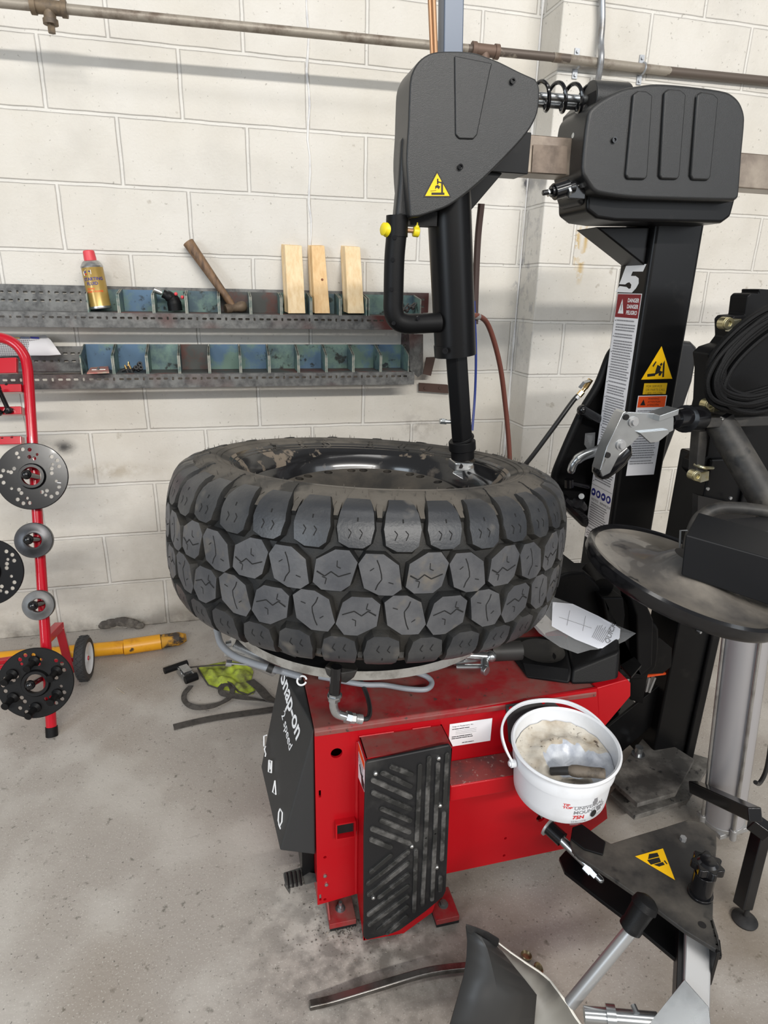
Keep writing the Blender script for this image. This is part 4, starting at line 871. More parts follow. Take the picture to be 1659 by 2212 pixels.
b = MB(); b.tube(spline([PZ(690,1462,.53),PZ(780,1478,.535),PZ(830,1480,.53),PZ(880,1488,.53),PZ(920,1489,.53),PZ(933,1476,.53),PZ(922,1462,.535),PZ(890,1450,.54)],8), .0058, n=12); obj('grey_conduit', b, M_pvc, TC, label='corrugated pale grey hose loop under the turntable')
b = MB(); b.tube(spline([PY(468,1360,-1.10),PY(478,1392,-1.15),PY(505,1416,-1.2),PY(545,1432,-1.24),PY(585,1444,-1.27),PY(610,1450,-1.26),PZ(650,1462,.53)],8), .0078, n=12)
obj('grey_conduit', b, M_pvc, TC, label='corrugated grey hose curving out to the left')
b = MB(); b.cyl(PY(578,1441,-1.268),PY(590,1446,-1.272),.0098,n=14); obj('hose_clip', b, M_blk, TC)
b = MB(); b.tube(arc(PZ(652,1470,.525),(1,0,.1),(0,.5,.8),.010,0,330,16), .0022, n=6); obj('wire_ring', b, M_wht, TC)
# silver clamp cylinder poking out on the left and bracket to the right
b = MB(); b.cyl(PY(498,1392,-1.10), PY(598,1436,-1.10), .030, n=24); b.cyl(PY(488,1392,-1.12),PY(500,1390,-1.12),.008,n=10); b.cyl(PY(488,1432,-1.16),PY(500,1433,-1.16),.008,n=10); b.cyl(PY(500,1433,-1.16),PY(535,1436,-1.16),.0025,n=8); obj('clamp_cylinder', b, M_zinc, tt)
b = MB(); b.cyl(PZ(980,1432,.545),PZ(1040,1424,.545),.006,n=10); b.cyl(PZ(985,1440,.545),PZ(1040,1440,.545),.006,n=10); b.cyl(PZ(1046,1412,.56),PZ(1048,1446,.545),.009,n=12); b.cyl(PZ(1044,1446,.548),PZ(1052,1450,.548),.011,n=16); b.cyl(PZ(1005,1415,.56),PZ(1060,1418,.56),.010,n=12); b.sphere(PZ(1060,1418,.56),.013,n=8); obj('lever_linkage', b, M_zinc, TC, bevel=.001)

# column
cx0, cx1, cyf, cyb = 1.546, 1.690, -.95, -.815
b = MB(); b.box((cx0,cyf,0.02),(cx1,cyb,1.56)); col = obj('column', b, M_paintb, TC, bevel=.012, seg=4, label='tall black square column')
b = MB()
g1, g2, g3 = PY(1288,490,-.93), V3((cx0,-.93,PY(1410,490,-.93).z)), V3((cx0,-.93,PY(1338,572,-.93).z))
b.prism([g1,g2,g3], (0,.10,0)); obj('column_gusset', b, M_paintb, TC, bevel=.004)
b = MB(); b.box((cx0-.10,cyf-.08,0),(cx1+.08,cyb+.10,.02)); obj('column_base', b, M_paintb, TC, bevel=.003)
# stickers on the column
SX = cx0-.0006
L5 = lambda L_: [PX(1180+x*.2893, 560+y*.2893, SX) for x,y in L_]
b = MB(); b.prism(L5([(602,36),(748,36),(722,92),(646,92),(632,124),(668,125),(690,142),(690,180),(672,215),(640,250),(517,245),(548,200),(600,207),(618,222),(632,216),(636,190),(622,172),(606,176),(590,188),(545,186),(560,150),(578,100)]), (-.0004,0,0)); obj('column_logo', b, M_wht, col, smooth=False, label='white number five shaped logo with a wrench cut-out')
ty0, ty1 = PX(1330,640,cx0).y, PX(1391,640,cx0).y; yL, yR = cyb-.012, cyf+.014
zt = PX(1360,634,cx0).z; zb_ = PX(1290,1175,cx0).z
b = MB(); O = V3((SX,yL,zb_)); XX, YY = (0,-1,0), (0,0,1); Wd = yL-yR; H = zt-zb_
plate_(b, O, XX, YY, Wd, H, 0); hd = .062; plate_(b, O+V3((0,-.002,H-hd)), XX, YY, Wd-.004, hd-.002, 1, .0005, .0001)
for k,s_ in enumerate(('DANGER','DANGER','PELIGRO')): b.text(s_, O+V3((0,-.052,H-.022-k*.0155)), XX, YY, .0140, m=2, bold=.03, lift=.0008, wx=.88)
n0 = V3((-1,0,0)); tri = [O+V3((-.0008,-.014,H-.052)),O+V3((-.0008,-.040,H-.052)),O+V3((-.0008,-.027,H-.014))]; b.prism(tri, (-.0001,0,0), 2); plate_(b, O+V3((0,-.0262,H-.044)), XX, YY, .002, .018, 3, .001, .0001)
iz = PX(1300,1085,cx0).z-zb_
lines(b, O+V3((0,-.012,0)), XX, YY, Wd-.018, H-hd-.006, iz+.05, .0072, 4, .0006, th=.5)
for k in range(16): z = H-hd-.01-k*.042; plate_(b, O+V3((0,-.0055,z)), XX, YY, .003, .003, 3, .0006, .0001)
plate_(b, O+V3((0,-.002,iz+.040)), XX, YY, Wd-.004, .0008, 3, .0006, .0001)
for k in range(4):
    c = O+V3((-.0007,-.015-k*.0265,iz+.018)); R_ = .0115; P = [c+V3((0,math.cos(i*.3927)*R_,math.sin(i*.3927)*R_)) for i in range(16)]; b.prism(P, (-.0001,0,0), 5)
    P = [c+V3((-.0003,math.cos(i*.785)*R_*.45+.001,math.sin(i*.785)*R_*(.35+.2*(k%2)))) for i in range(8)]; b.prism(P, (-.0001,0,0), 2)
b.text('NOTICE · REMARQUE', O+V3((0,-.008,iz-.008)), XX, YY, .0105, m=3, lift=.0006)
lines(b, O+V3((0,-.010,0)), XX, YY, Wd-.022, iz-.014, .006, .0075, 4, .0006)
obj('danger_label', b, [M_stw, M_dred, M_wht, M_blk, M_stx, M_blue], col, smooth=False, label='long white danger label with a dark red head')
SY = cyf-.0006; Q = lambda x,y: PY(x,y,SY)
b = MB(); A_,B_,C_ = Q(1429,748), Q(1385,820), Q(1452,818); A_.y=B_.y=C_.y=SY; b.prism([A_,B_,C_], (0,-.0004,0), 0)
def ink(L_, m=1): b.prism([Q(x,y)+V3((0,-.0006,0)) for x,y in L_], (0,-.0001,0), m)
ink([(1398,814),(1415,812),(1415,806),(1398,808)]); ink([(1432,785),(1436,778),(1434,814),(1430,815)]); ink([(1416,800),(1420,788),(1428,792),(1423,806),(1414,810)]); ink([(1425,787),(1429,783),(1431,787),(1427,791)]); ink([(1409,790),(1416,780),(1418,782),(1411,793)]); ink([(1424,800),(1431,803),(1426,812),(1422,811)])
obj('crush_warning_label', b, [M_sty, M_blk], col, smooth=False, label='yellow triangular crush warning label')
b = MB(); o_ = Q(1388,852); e_ = Q(1436,850); t_ = Q(1390,828); xx = (1,0,0); hgt_ = t_.z-o_.z; wdt_ = (Q(1439,838)-Q(1389,840)).x; plate_(b, o_, xx, (0,0,1), wdt_, hgt_, 0)
for k,s_ in enumerate(('FOR SERVICE','OR PARTS CALL','1-800-225-5786')): b.text(s_, o_+V3((.007,0,hgt_-.011-k*.0095)), xx, (0,0,1), .0085, m=1, lift=.0006)
obj('service_label', b, [mat('sticker_ochre', srgb(220,176,30), .45), mat('ink_brown', srgb(110,84,20), .6)], col, smooth=False, label='small mustard service label')
b = MB(); o_ = Q(1351,1028); o_.x = Q(1352,1028).x; w2 = (Q(1411,1026)-Q(1351,1028)).x; h2 = Q(1378,855).z-o_.z; plate_(b, o_, xx, (0,0,1), w2, h2, 0); plate_(b, o_+V3((.002,0,h2-.032)), xx, (0,0,1), w2-.004, .030, 1, .0005, .0001)
for k,s_ in enumerate(('WARNING','ATTENTION','ATENCIÓN')): b.text(s_, o_+V3((.032,0,h2-.011-k*.0085)), xx, (0,0,1), .0072, m=2, lift=.0008)
b.prism([o_+V3((.010,-.0009,h2-.026)),o_+V3((.026,-.0009,h2-.026)),o_+V3((.018,-.0009,h2-.010))], (0,-.0001,0), 2)
lines(b, o_+V3((.005,0,0)), xx, (0,0,1), w2-.012, h2-.04, .03, .0068, 3, .0006); obj('warning_sheet', b, [M_stw, M_ored, M_blk, M_stx], col, smooth=False, label='white warning sheet with an orange head')

# arm bar, housing, covers
az0, az1 = 1.568, 1.642
b = MB(); b.box((1.06,-1.03,az0),(2.30,-.965,az1)); arm = obj('swing_arm', b, M_armbar, TC, bevel=.003, label='bare steel square arm bar')
b = MB(); b.box((1.02,-1.033,az0-.003),(1.152,-.962,az1+.003)); b.hull([(1.02,-1.02,az0),(1.10,-1.02,az0),(1.02,-1.02,az0-.09),(1.02,-.97,az0),(1.10,-.97,az0),(1.02,-.97,az0-.09)]); obj('arm_sleeve', b, M_paintb, arm, bevel=.002, label='black welded sleeve')
b = MB(); b.prism([PY(x,y,-1.0325) for x,y in ((1152,312),(1225,316),(1224,376),(1148,372))], (0,-.0006,0)); obj('arm_patch', b, mat('scuffed_patch', srgb(122,108,96), .5, .3, col2=srgb(88,76,66), nscale=18), arm, smooth=False, label='scuffed grey patch')
b = MB(); hs = [(1268,392),(1268,455),(1290,472),(1330,478),(1560,482),(1580,468),(1590,430),(1596,250),(1270,250)]
b.prism([PY(x,y,-1.045) for x,y in hs], (0,.135,0)); hsg = obj('arm_housing', b, M_paintb, TC, bevel=.008, seg=3, label='black steel arm housing')
b = MB(); cv = [(1258,372),(1268,392),(1282,412),(1300,420),(1370,429),(1587,435),(1597,424),(1604,340),(1611,258),(1606,232),(1594,212),(1571,197),(1500,186),(1421,180),(1370,186),(1345,192),(1305,212),(1276,236),(1268,262),(1262,310)]
b.prism([PY(x,y,-1.085) for x,y in sm(cv,4)], (0,.13,0)); hc = obj('housing_cover', b, M_cover, TC, bevel=.026, seg=6, ang=60, label='ribbed dark grey housing cover')
for L_ in ([(1363,206),(1374,198),(1392,199),(1405,208),(1394,382),(1389,389),(1352,388),(1347,380)],[(1430,202),(1440,194),(1465,196),(1477,206),(1463,382),(1458,389),(1424,388),(1419,380)],[(1500,208),(1510,200),(1536,204),(1547,214),(1530,382),(1525,391),(1491,390),(1486,380)]):
    b = MB(); b.prism([PY(x,y,-1.083) for x,y in L_], (0,-.009,0)); obj('cover_rib', b, M_cover, hc, bevel=.0055, seg=4)
for x,y in ((1325,303),(1505,316)):
    b = MB(); p = PY(x,y,-1.085); b.lathe([(0,.003),(.0035,.003),(.0035,.006),(.0058,.006),(.0058,0)], p, (0,-1,0), 18); obj('cover_screw', b, M_gloss, hc)
b = MB(); fl_ = [(1256,240),(1232,236),(1212,262),(1204,300),(1200,430),(1206,448),(1262,462),(1262,240)]
b.prism([PX(1268,262,PY(1268,392,-1.045).x).to_tuple() and PY(x,y,-.93) for x,y in [(1262,232),(1236,230),(1213,255),(1206,300),(1199,430),(1206,452),(1262,466)]], (0,-.10,0)); obj('housing_flank', b, M_coverd, TC, bevel=.010, seg=4, label='dark inner flank of the housing')
b = MB(); p = PY(1287,208,-1.03); b.cyl(PY(1272,213,-1.03), PY(1350,218,-1.03), .034, n=28); obj('spring_tunnel', b, M_cover, TC, bevel=.003)
b = MB(); b.cyl(PY(1275,213,-1.031)-V3((.003,0,0)), PY(1275,213,-1.031), .028, n=24); obj('tunnel_mouth', b, M_dark, TC)
# spring and rods
A_, B_ = PY(1090,202,-1.02), PY(1292,216,-1.02); d = (B_-A_).normalized(); x, y, z = frame(d); P = []
N = 150
for i in range(N+1): a = i/N*2*math.pi*5.7+1.2; P.append(A_.lerp(B_, i/N)+(x*math.cos(a)+y*math.sin(a))*.026)
b = MB(); b.tube(P, .0042, n=8); obj('coil_spring', b, M_gloss, TC)
b = MB(); b.cyl(PY(1080,201,-1.02), PY(1300,217,-1.02), .0075, n=16); b.cyl(PY(1080,218,-.99), PY(1300,232,-.99), .0085, n=16); obj('spring_rod', b, M_zinc, TC)
# locking cylinder under arm
b = MB(); b.cyl(PY(1196,415,-1.07), PY(1228,405,-1.07), .017, n=24); b.cyl(PY(1190,414,-1.07), PY(1240,404,-1.07), .012, n=18); b.cyl(PY(1172,417,-1.07), PY(1190,414,-1.07), .0055, n=12); b.box(tuple(PY(1228,428,-1.06)), tuple(PY(1268,392,-1.06)+V3((0,.03,0)))); lk = obj('lock_cylinder', b, M_gloss, TC, bevel=.0015)
b = MB(); b.cyl(PY(1226,415,-1.082),PY(1231,414,-1.082),.0095,n=6); b.cyl(PY(1183,418,-1.07),PY(1186,417,-1.07),.0075,n=6); b.cyl(PY(1256,401,-1.058)-V3((0,.010,0)), PY(1256,401,-1.06), .0055, n=6); obj('lock_nut', b, M_zinc, lk)
b = MB(); p = PX(1238,292,1.30); b.cyl(PY(1241,293,-1.033)-V3((.004,0,0)),PY(1241,293,-1.033),.0055,n=14); obj('housing_screw', b, M_zinc, TC)
# mounting head cover
hcv = [(886,470),(905,468),(926,462),(972,444),(1030,400),(1090,342),(1140,286),(1162,243),(1166,190),(1158,170),(1122,154),(1082,134),(1052,122),(1024,113),(985,110),(935,113),(905,132),(888,165),(884,215),(882,270),(878,350)]
b = MB(); b.prism([PY(x,y,-1.125) for x,y in sm(hcv,4)], (0,.105,0)); mc = obj('head_cover', b, M_cover, TC, bevel=.024, seg=6, ang=60, label='dark grey moulded head cover')
b = MB(); b.prism([PY(x,y,-1.123) for x,y in ((980,122),(1062,138),(1058,150),(1029,292),(1021,302),(990,301),(982,292))], (0,-.0055,0)); obj('cover_panel', b, M_cover, mc, bevel=.005, seg=4)
for x,y in ((1106,176),(993,361)):
    b = MB(); p = PY(x,y,-1.125); b.lathe([(0,.003),(.0032,.003),(.0032,.006),(.0055,.006),(.0055,0)], p, (0,-1,0), 18); obj('cover_screw', b, M_gloss, mc)
b = MB(); yk = -1.1256; A_,B_,C_ = PY(944,369,yk), PY(914,426,yk), PY(975,426,yk); b.prism([A_,B_,C_], (0,-.0003,0), 1); g = (A_+B_+C_)/3; b.prism([g+(p-g)*.86+V3((0,-.0004,0)) for p in (A_,B_,C_)], (0,-.0002,0), 0)
def ink(L_, m=1): b.prism([PY(x,y,yk-.0008) for x,y in L_], (0,-.0001,0), m)
ink([(932,421),(960,421),(960,416),(932,416)]); ink([(953,416),(957,416),(957,392),(953,392)]); ink([(944,386),(947,386),(947,398),(944,398)]); ink([(940,402),(945,399),(951,403),(948,409),(944,405),(940,409)]); ink([(945,394),(953,396),(953,393),(945,391)]); ink([(930,413),(942,412),(942,411),(930,412)])
obj('hand_crush_label', b, [M_sty, M_blk], mc, smooth=False, label='yellow triangular hand-crush warning label')
# flared skirt that runs down to the handle
b = MB(); b.prism([PY(x,y,-1.06) for x,y in ((858,300),(880,300),(886,480),(845,474),(852,400))], (0,-.035,0)); obj('cover_skirt', b, M_cover, TC, bevel=.010, seg=4)
# post: outer cylinder, inner hex, upper tube
yq = -1.055
b = MB(); b.cyl(PY(968,400,yq), PY(983,745,yq), .0468, .0468, n=48); b.cyl(PY(982,742,yq), PY(983.5,768,yq), .0476, n=48); oc = obj('outer_cylinder', b, M_gloss if False else M_paintb, TC, ang=30)
b = MB(); p = PY(962,758,yq-.046); b.lathe([(0,.002),(.003,.002),(.003,.004),(.0065,.004),(.0065,0)], p+V3((0,.002,0)), (-.2,-1,0), 16); obj('clamp_screw', b, M_gloss, oc)
b = MB(); b.cyl(PY(984,745,yq), PY(998,950,yq), .0275, n=6, rot=.3); ip = obj('inner_post', b, M_paintb, TC, smooth=False, bevel=.003, label='black hexagonal inner post')
b = MB(); b.cyl(PY(996,946,yq), PY(998,952,yq), .031, n=30); b.cyl(PY(998,952,yq), PY(999,972,yq), .0325, n=30); b.cyl(PY(999,972,yq), PY(999.5,990,yq), .028, n=30); obj('tool_collar', b, M_black, TC, bevel=.002)
b = MB(); c = PY(998,1003,yq); b.obox(c+V3((-.004,-.004,0)), (1,.15,-.1), (0,1,0), (0,0,1), .052, .050, .022); tc_ = obj('tool_clamp', b, M_zinc, TC, bevel=.004, seg=3)
b = MB(); b.cyl(PY(995,1007,yq-.032), PY(995,1007,yq-.027), .006, n=14); obj('clamp_bolt', b, M_dark, tc_)
b = MB(); P = [PY(1010,1008,yq-.01),PY(1022,1020,yq-.015),PY(1030,1034,yq-.02),PY(1037,1048,yq-.03)]; b.ribbon(spline(P,5), .022, .009, (.5,-.7,.5)); b.hull([PY(985,1012,yq-.02),PY(1012,1012,yq-.02),PY(1024,1034,yq-.03),PY(1010,1042,yq-.05),PY(975,1022,yq-.03),PY(1000,1012,yq+.03),PY(1024,1034,yq+.01)]); obj('mount_foot', b, M_zinc, TC, bevel=.003, label='curved zinc mounting foot')
b = MB(); b.cyl(PY(950,910,yq), PY(964,911,yq), .0062, n=14); b.cyl(PY(953,910,yq), PY(960,910,yq), .0072, n=6); b.cyl(PY(964,911,yq), PY(975,911,yq), .0048, n=12); obj('air_nipple', b, M_zinc, ip)
b = MB(); b.bar(PY(972,150,yq), PY(975,-60,yq)+(PY(975,-60,yq)-PY(972,150,yq))*1.6, .040, .040, (0,1,0)); obj('upper_tube', b, mat('tube_blue_grey', (.09,.115,.16,1), .35, .1), TC, bevel=.003, label='blue-grey square tube rising from the head')
b = MB(); b.cyl(PY(942,130,yq-.01), PY(942,130,yq-.01).lerp(PY(935,-60,yq-.01),2.5), .0042, n=10); b.cyl(PY(934,130,yq-.005), PY(934,130,yq-.005).lerp(PY(926,-60,yq-.005),2.5), .0042, n=10); obj('copper_line', b, M_copper, TC)
b = MB(); b.tube(spline([PY(1040,440,yq+.05),PY(1032,520,yq+.06),PY(1027,640,yq+.06),PY(1026,700,yq+.06)],6), .0075, n=10); obj('rear_hose', b, M_hosedk, TC)
# handle
b = MB(); hp = spline([PY(858,470,-1.085),PY(857,500,-1.085),PY(852,560,-1.085),PY(850,640,-1.085),PY(850,670,-1.085),PY(857,690,-1.085),PY(876,699,-1.085),PY(905,699,-1.08),PY(948,697,-1.075)], 7)
b.tube(hp, .0212, n=20); hn = obj('pull_handle', b, M_black, TC)
b = MB(); b.cyl(PY(858,466,-1.085), PY(857,512,-1.085), .0226, n=20); obj('handle_sleeve', b, M_black, hn)
for x,y in ((848,561),(845,625),(850,698),(903,687),(852,513)):
    b = MB(); p = PY(x,y,-1.085-.0205); b.cyl(p, p-V3((0,.0022,0)), .0042, n=14); obj('handle_screw', b, M_gloss, hn)
b = MB(); b.lathe([(0,0),(.010,0),(.0145,.002),(.0145,.006),(.0125,.009),(.0125,.014),(.008,.017),(0,.017)], PY(840,497,-1.085), (-1,-.35,.1), 24); obj('handle_button', b, M_yel, hn, label='yellow push button')
b = MB(); b.cyl(PY(872,497,-1.085), PY(895,499,-1.085), .0045, n=12); obj('lever_pin', b, M_copper, hn)
b = MB(); b.cyl(PY(892,500,-1.085), PY(905,502,-1.085), .010, n=16); b.hull([PY(894,508,-1.09),PY(906,508,-1.09),PY(905,478,-1.09),PY(899,478,-1.09),PY(894,508,-1.08),PY(906,508,-1.08),PY(905,478,-1.08),PY(899,478,-1.08)]); obj('yellow_lever', b, M_yel, hn, bevel=.002)
b = MB(); b.box(tuple(PY(886,486,-1.09)), tuple(PY(932,462,-1.05))); obj('lever_bracket', b, M_black, TC)
# side cover behind the column and tool rack to its left
b = MB(); b.prism([PY(x,y,-.80) for x,y in ((1460,735),(1496,738),(1508,750),(1509,765),(1498,825),(1462,930),(1428,1020),(1403,1140),(1330,1140),(1400,760))], (0,.14,0)); obj('rear_cover', b, M_coverd, TC, bevel=.014, seg=4, label='black rear cover behind the column')
ht = thing('holder', (1.5,-.8,.9), '', 'x') if False else None
b = MB(); ol = [(1330,752),(1316,770),(1292,830),(1262,880),(1238,930),(1212,990),(1198,1030),(1203,1060),(1228,1098),(1268,1128),(1330,1150)]
b.prism([PY(x,y,-.78) for x,y in ol], (0,.012,0)); b.tube(spline([PY(x,y,-.80) for x,y in ol],5), .012, n=12); th_ = obj('tool_holder', b, M_black, TC, label='black curved tool holder beside the column')
for kk, fn in enumerate([lambda b: (b.cyl(PY(1258,886,-.84), PY(1310,915,-.80), .016, n=16), b.sphere(PY(1258,886,-.84), .016, n=8)),
    lambda b: (b.cyl(PY(1229,1035,-.84), PY(1229,1052,-.84), .014, n=12), b.cyl(PY(1229,1043,-.84), PY(1300,1058,-.80), .008, n=12)),
    lambda b: b.cyl(PY(1248,1085,-.84), PY(1262,1100,-.80), .018, n=18), lambda b: b.tube([PY(1215,1078,-.82),PY(1262,1125,-.82),PY(1300,1140,-.82)], .018, n=10)]):
    b = MB(); fn(b); obj('holder_peg', b, M_gloss, th_)
b = MB(); b.cyl(PY(1256,1072,-.86), PY(1256,1072,-.855), .0085, n=18); obj('holder_nut', b, M_zinc, th_)
b = MB(); P = [PY(x,y,-.86) for x,y in ((1232,1022),(1240,1000),(1258,985),(1285,975),(1300,968))]; b.tube(spline(P,5), [.008]+[.012]*6+[.015]*8+[.014]*6, n=12)
tag(obj('tyre_iron', b, M_zinc), 'curved bright metal tool lying in the black holder left of the column', 'tool')
b = MB(); b.hull([PY(x,y,-.84) for x,y in ((1264,936),(1286,934),(1284,965),(1272,975),(1262,960))]+[PY(x,y,-.81) for x,y in ((1268,940),(1282,940),(1276,968))]); tag(obj('plastic_scrap', b, M_bag), 'crumpled clear plastic piece above the curved tool in the black holder', 'plastic scrap')
# inflation hose
ih = thing('inflation_hose', tuple(PY(1255,850,-.74)), 'black air hose with a brass clip-on chuck rising behind the tyre to the column', 'air hose')
b = MB(); b.tube(spline([PY(1120,1020,-.70),PY(1150,985,-.72),PY(1200,918,-.74),PY(1238,866,-.74),PY(1254,850,-.74)],6), .0072, n=12); obj('hose', b, M_hoseb, ih)
b = MB(); b.cyl(PY(1250,855,-.742), PY(1258,846,-.742), .009, n=6); b.cyl(PY(1258,846,-.742), PY(1268,834,-.742), .006, n=12); b.cyl(PY(1264,838,-.742), PY(1276,820,-.742), .0085, n=10); obj('brass_chuck', b, M_brass, ih)
b = MB(); b.ribbon([PY(1274,822,-.75),PY(1262,826,-.755),PY(1252,838,-.755)], .010, .002, (-.5,-.5,.6)); obj('chuck_lever', b, M_zinc, ih)
b = MB(); b.cyl(PY(1244,861,-.741), PY(1249,856,-.741), .0078, n=14); obj('hose_tag', b, M_wht, ih)
# brown air hose and blue line hanging from the head
b = MB(); b.tube(spline([PY(1018,683,-1.02),PY(1034,683,-1.00),PY(1052,698,-.97),PY(1068,740,-.95),PY(1082,800,-.93),PY(1091,870,-.91),PY(1097,930,-.90),PY(1101,990,-.89),PY(1102,1060,-.88)],7), .0064, n=12); ho = obj('brown_air_hose', b, M_hosebr, TC, label='reddish-brown air hose')
b = MB(); b.cyl(PY(1012,681,-1.02), PY(1034,684,-1.00), .0078, n=12); obj('hose_ferrule', b, M_alu, ho, label='pale ferrule')
b = MB(); b.tube(spline([PY(1024,650,-1.00),PY(1028,760,-1.00),PY(1026,850,-1.00),PY(1020,930,-1.02)],6), .0032, n=8); obj('blue_air_line', b, mat('blue_hose', srgb(30,50,120), .4), TC, label='thin dark blue air line')

# ================================================================== WHEEL RIM
RC = V3((.776,-1.155,.803))
rim = thing('wheel_rim', (.776,-1.155,.62), 'black steel wheel rim with soap smears lying inside the mud tyre on the turntable', 'wheel rim')
rax = V3((.010,.015,1)).normalized()
b = MB()
b.lathe([(.262,.118),(.268,.116),(.270,.104),(.262,.098),(.254,.092),(.250,.066),(.247,.050),(.236,.036),(.228,.028),(.226,-.010),(.238,-.030),(.248,-.060),(.254,-.080),(.262,-.086),(.266,-.098),(.258,-.102),(.245,-.080),(.232,-.035),(.220,-.012),(.220,.028),(.230,.044),(.241,.060),(.246,.090),(.256,.110)], RC, rax, 96, closed=True)
obj('rim_barrel', b, M_rim, rim)
b = MB(); b.lathe([(r_, h_+.062) for r_, h_ in [(.224,.024),(.205,.034),(.180,.030),(.150,.010),(.118,-.006),(.100,.008),(.085,.014),(.050,.014),(.050,.006),(.085,.006),(.118,-.014),(.150,.000),(.180,.020),(.205,.024),(.224,.012)]], RC, rax, 72, closed=True)
disc_ = obj('rim_disc', b, M_rimd, rim)
def f(mb):
    x, y, z = frame(rax)
    for k in range(24):
        a = math.radians(k*15+3*(k%3)); p = RC+(x*math.cos(a)+y*math.sin(a))*.192; mb.cyl(p-rax*.05, p+rax*.19, .0105, n=12)
    for k in range(8): a = math.radians(k*45); p = RC+(x*math.cos(a)+y*math.sin(a))*.075; mb.cyl(p-rax*.05, p+rax*.19, .008, n=12)
cut(disc_, f)

# ================================================================== TYRE
TCN = V3((.774,-1.167,.836)); TAX = V3((.059,.087,1)).normalized(); ex, ey, ez = frame(TAX, (0,1,0))
PR = [(.4115,0),(.4115,.030),(.4095,.058),(.405,.080),(.397,.100),(.384,.116),(.366,.129),(.345,.137),(.322,.137),(.300,.129),(.283,.117),(.271,.104),(.264,.094)]
SS = [0]
for i in range(1, len(PR)): SS.append(SS[-1]+math.hypot(PR[i][0]-PR[i-1][0], PR[i][1]-PR[i-1][1]))
def prof(s):
    a = abs(s); sg = 1 if s >= 0 else -1
    i = 0
    while i < len(SS)-2 and SS[i+1] < a: i += 1
    t = (a-SS[i])/(SS[i+1]-SS[i]); r = PR[i][0]+(PR[i+1][0]-PR[i][0])*t; h = PR[i][1]+(PR[i+1][1]-PR[i][1])*t
    j = max(i-1, 0); k = min(i+2, len(PR)-1); dr, dh = PR[k][0]-PR[j][0], PR[k][1]-PR[j][1]; L = math.hypot(dr, dh)
    nr, nh = dh/L, -dr/L
    return r, h*sg, nr, nh*sg
def tpos(theta, c, s, lift):
    r, h, nr, nh = prof(s); a = theta+c/.425; rr = r+nr*lift
    return TCN+(ex*math.cos(a)+ey*math.sin(a))*rr+TAX*((h+nh*lift)*1.1-.012)
ty = thing('mud_tyre', (.774,-1.167,.70), 'large chunky black mud-terrain tyre lying flat on the tyre changer turntable', 'tyre')
inner = [(.262,.086),(.272,.082),(.300,.100),(.330,.118),(.360,.112),(.385,.085),(.397,.050),(.399,0)]
full = PR[::-1]+[(r,-h) for r,h in PR[1:]]+[(r,-h) for r,h in inner]+inner[::-1][1:]
full = [(r,h*1.1-.012) for r,h in full]
ms = []
n1 = len(PR)
for i in range(len(full)):
    r, h = full[i]
    if i < n1-1: ms.append(2 if (i < 3) else (1 if i < 7 else 0))
    elif i < 2*n1-2: j = (2*n1-2)-1-i; ms.append(2 if j < 3 else (1 if j < 7 else 0))
    else: ms.append(2)
b = MB(); b.lathe(full, TCN, TAX, 180, closed=True, ms=ms); carc = obj('carcass', b, [M_rubber, M_side, M_bead], ty, ang=60)
NB = 36; pitch = 2*math.pi/NB
def hgt(s):
    a = abs(s)
    return .0135 if a < .115 else max(.0022, .0135-(a-.115)*.36)
def block(b, th, rows, chs=.0045, top=1, lift0=0):
    R = []
    for i, (s, l, r) in enumerate(rows):
        h = hgt(s)+lift0; ds = 0
        if i == 0: ds = -.0045 if rows[-1][0] > rows[0][0] else .0045
        if i == len(rows)-1: ds = .0045 if rows[-1][0] > rows[0][0] else -.0045
        k = chs*min(1, h/.010)
        mid = (l+r)/2
        R.append([b.v(tpos(th, l-k, s+ds, -.002)), b.v(tpos(th, l, s, h)), b.v(tpos(th, mid, s, h+.0004)), b.v(tpos(th, r, s, h)), b.v(tpos(th, r+k, s+ds, -.002))])
    for i in range(len(R)-1):
        A, B = R[i], R[i+1]; mt = top
        if top == 2 and abs(rows[i][0]) > .140: mt = 3
        b.face([A[0],A[1],B[1],B[0]], 0); b.face([A[1],A[2],B[2],B[1]], mt); b.face([A[2],A[3],B[3],B[2]], mt); b.face([A[3],A[4],B[4],B[3]], 0)
    A, B = R[0], R[-1]; b.face(A[::-1], 0); b.face(B, 0)
def sipe(b, th, pts, wd=.0017, lift=.0003):
    for (c0,s0),(c1,s1) in zip(pts[:-1], pts[1:]):
        dc, ds = c1-c0, s1-s0; L = math.hypot(dc, ds); nc, ns = -ds/L*wd/2, dc/L*wd/2
        b.poly([tpos(th,c0+nc,s0+ns,hgt(s0)+lift+.0004), tpos(th,c0-nc,s0-ns,hgt(s0)+lift+.0004), tpos(th,c1-nc,s1-ns,hgt(s1)+lift+.0004), tpos(th,c1+nc,s1+ns,hgt(s1)+lift+.0004)], 4)
def dens(rows):
    out = []
    for (a, c) in zip(rows[:-1], rows[1:]):
        n = max(1, int(abs(c[0]-a[0])/.009)); 
        for k in range(n): t = k/n; out.append(tuple(a[i]+(c[i]-a[i])*t for i in range(3)))
    return out+[rows[-1]]
def mir(rows): return [(-s, -r, -l) for s, l, r in rows]
VA = [(.000,-.002,.020),(.010,-.026,.034),(.045,-.037,.027),(.059,-.026,.002)]
VB = [(.003,-.020,.012),(.013,-.034,.026),(.047,-.030,.036),(.062,.000,.022)]
SA = [(.066,-.010,.012),(.073,-.027,.024),(.092,-.032,.029),(.112,-.029,.027),(.130,-.025,.023),(.152,-.020,.016),(.172,-.012,.014)]
SB = [(.063,-.008,.016),(.071,-.026,.027),(.092,-.030,.032),(.112,-.027,.029),(.126,-.022,.025),(.142,-.020,.020)]
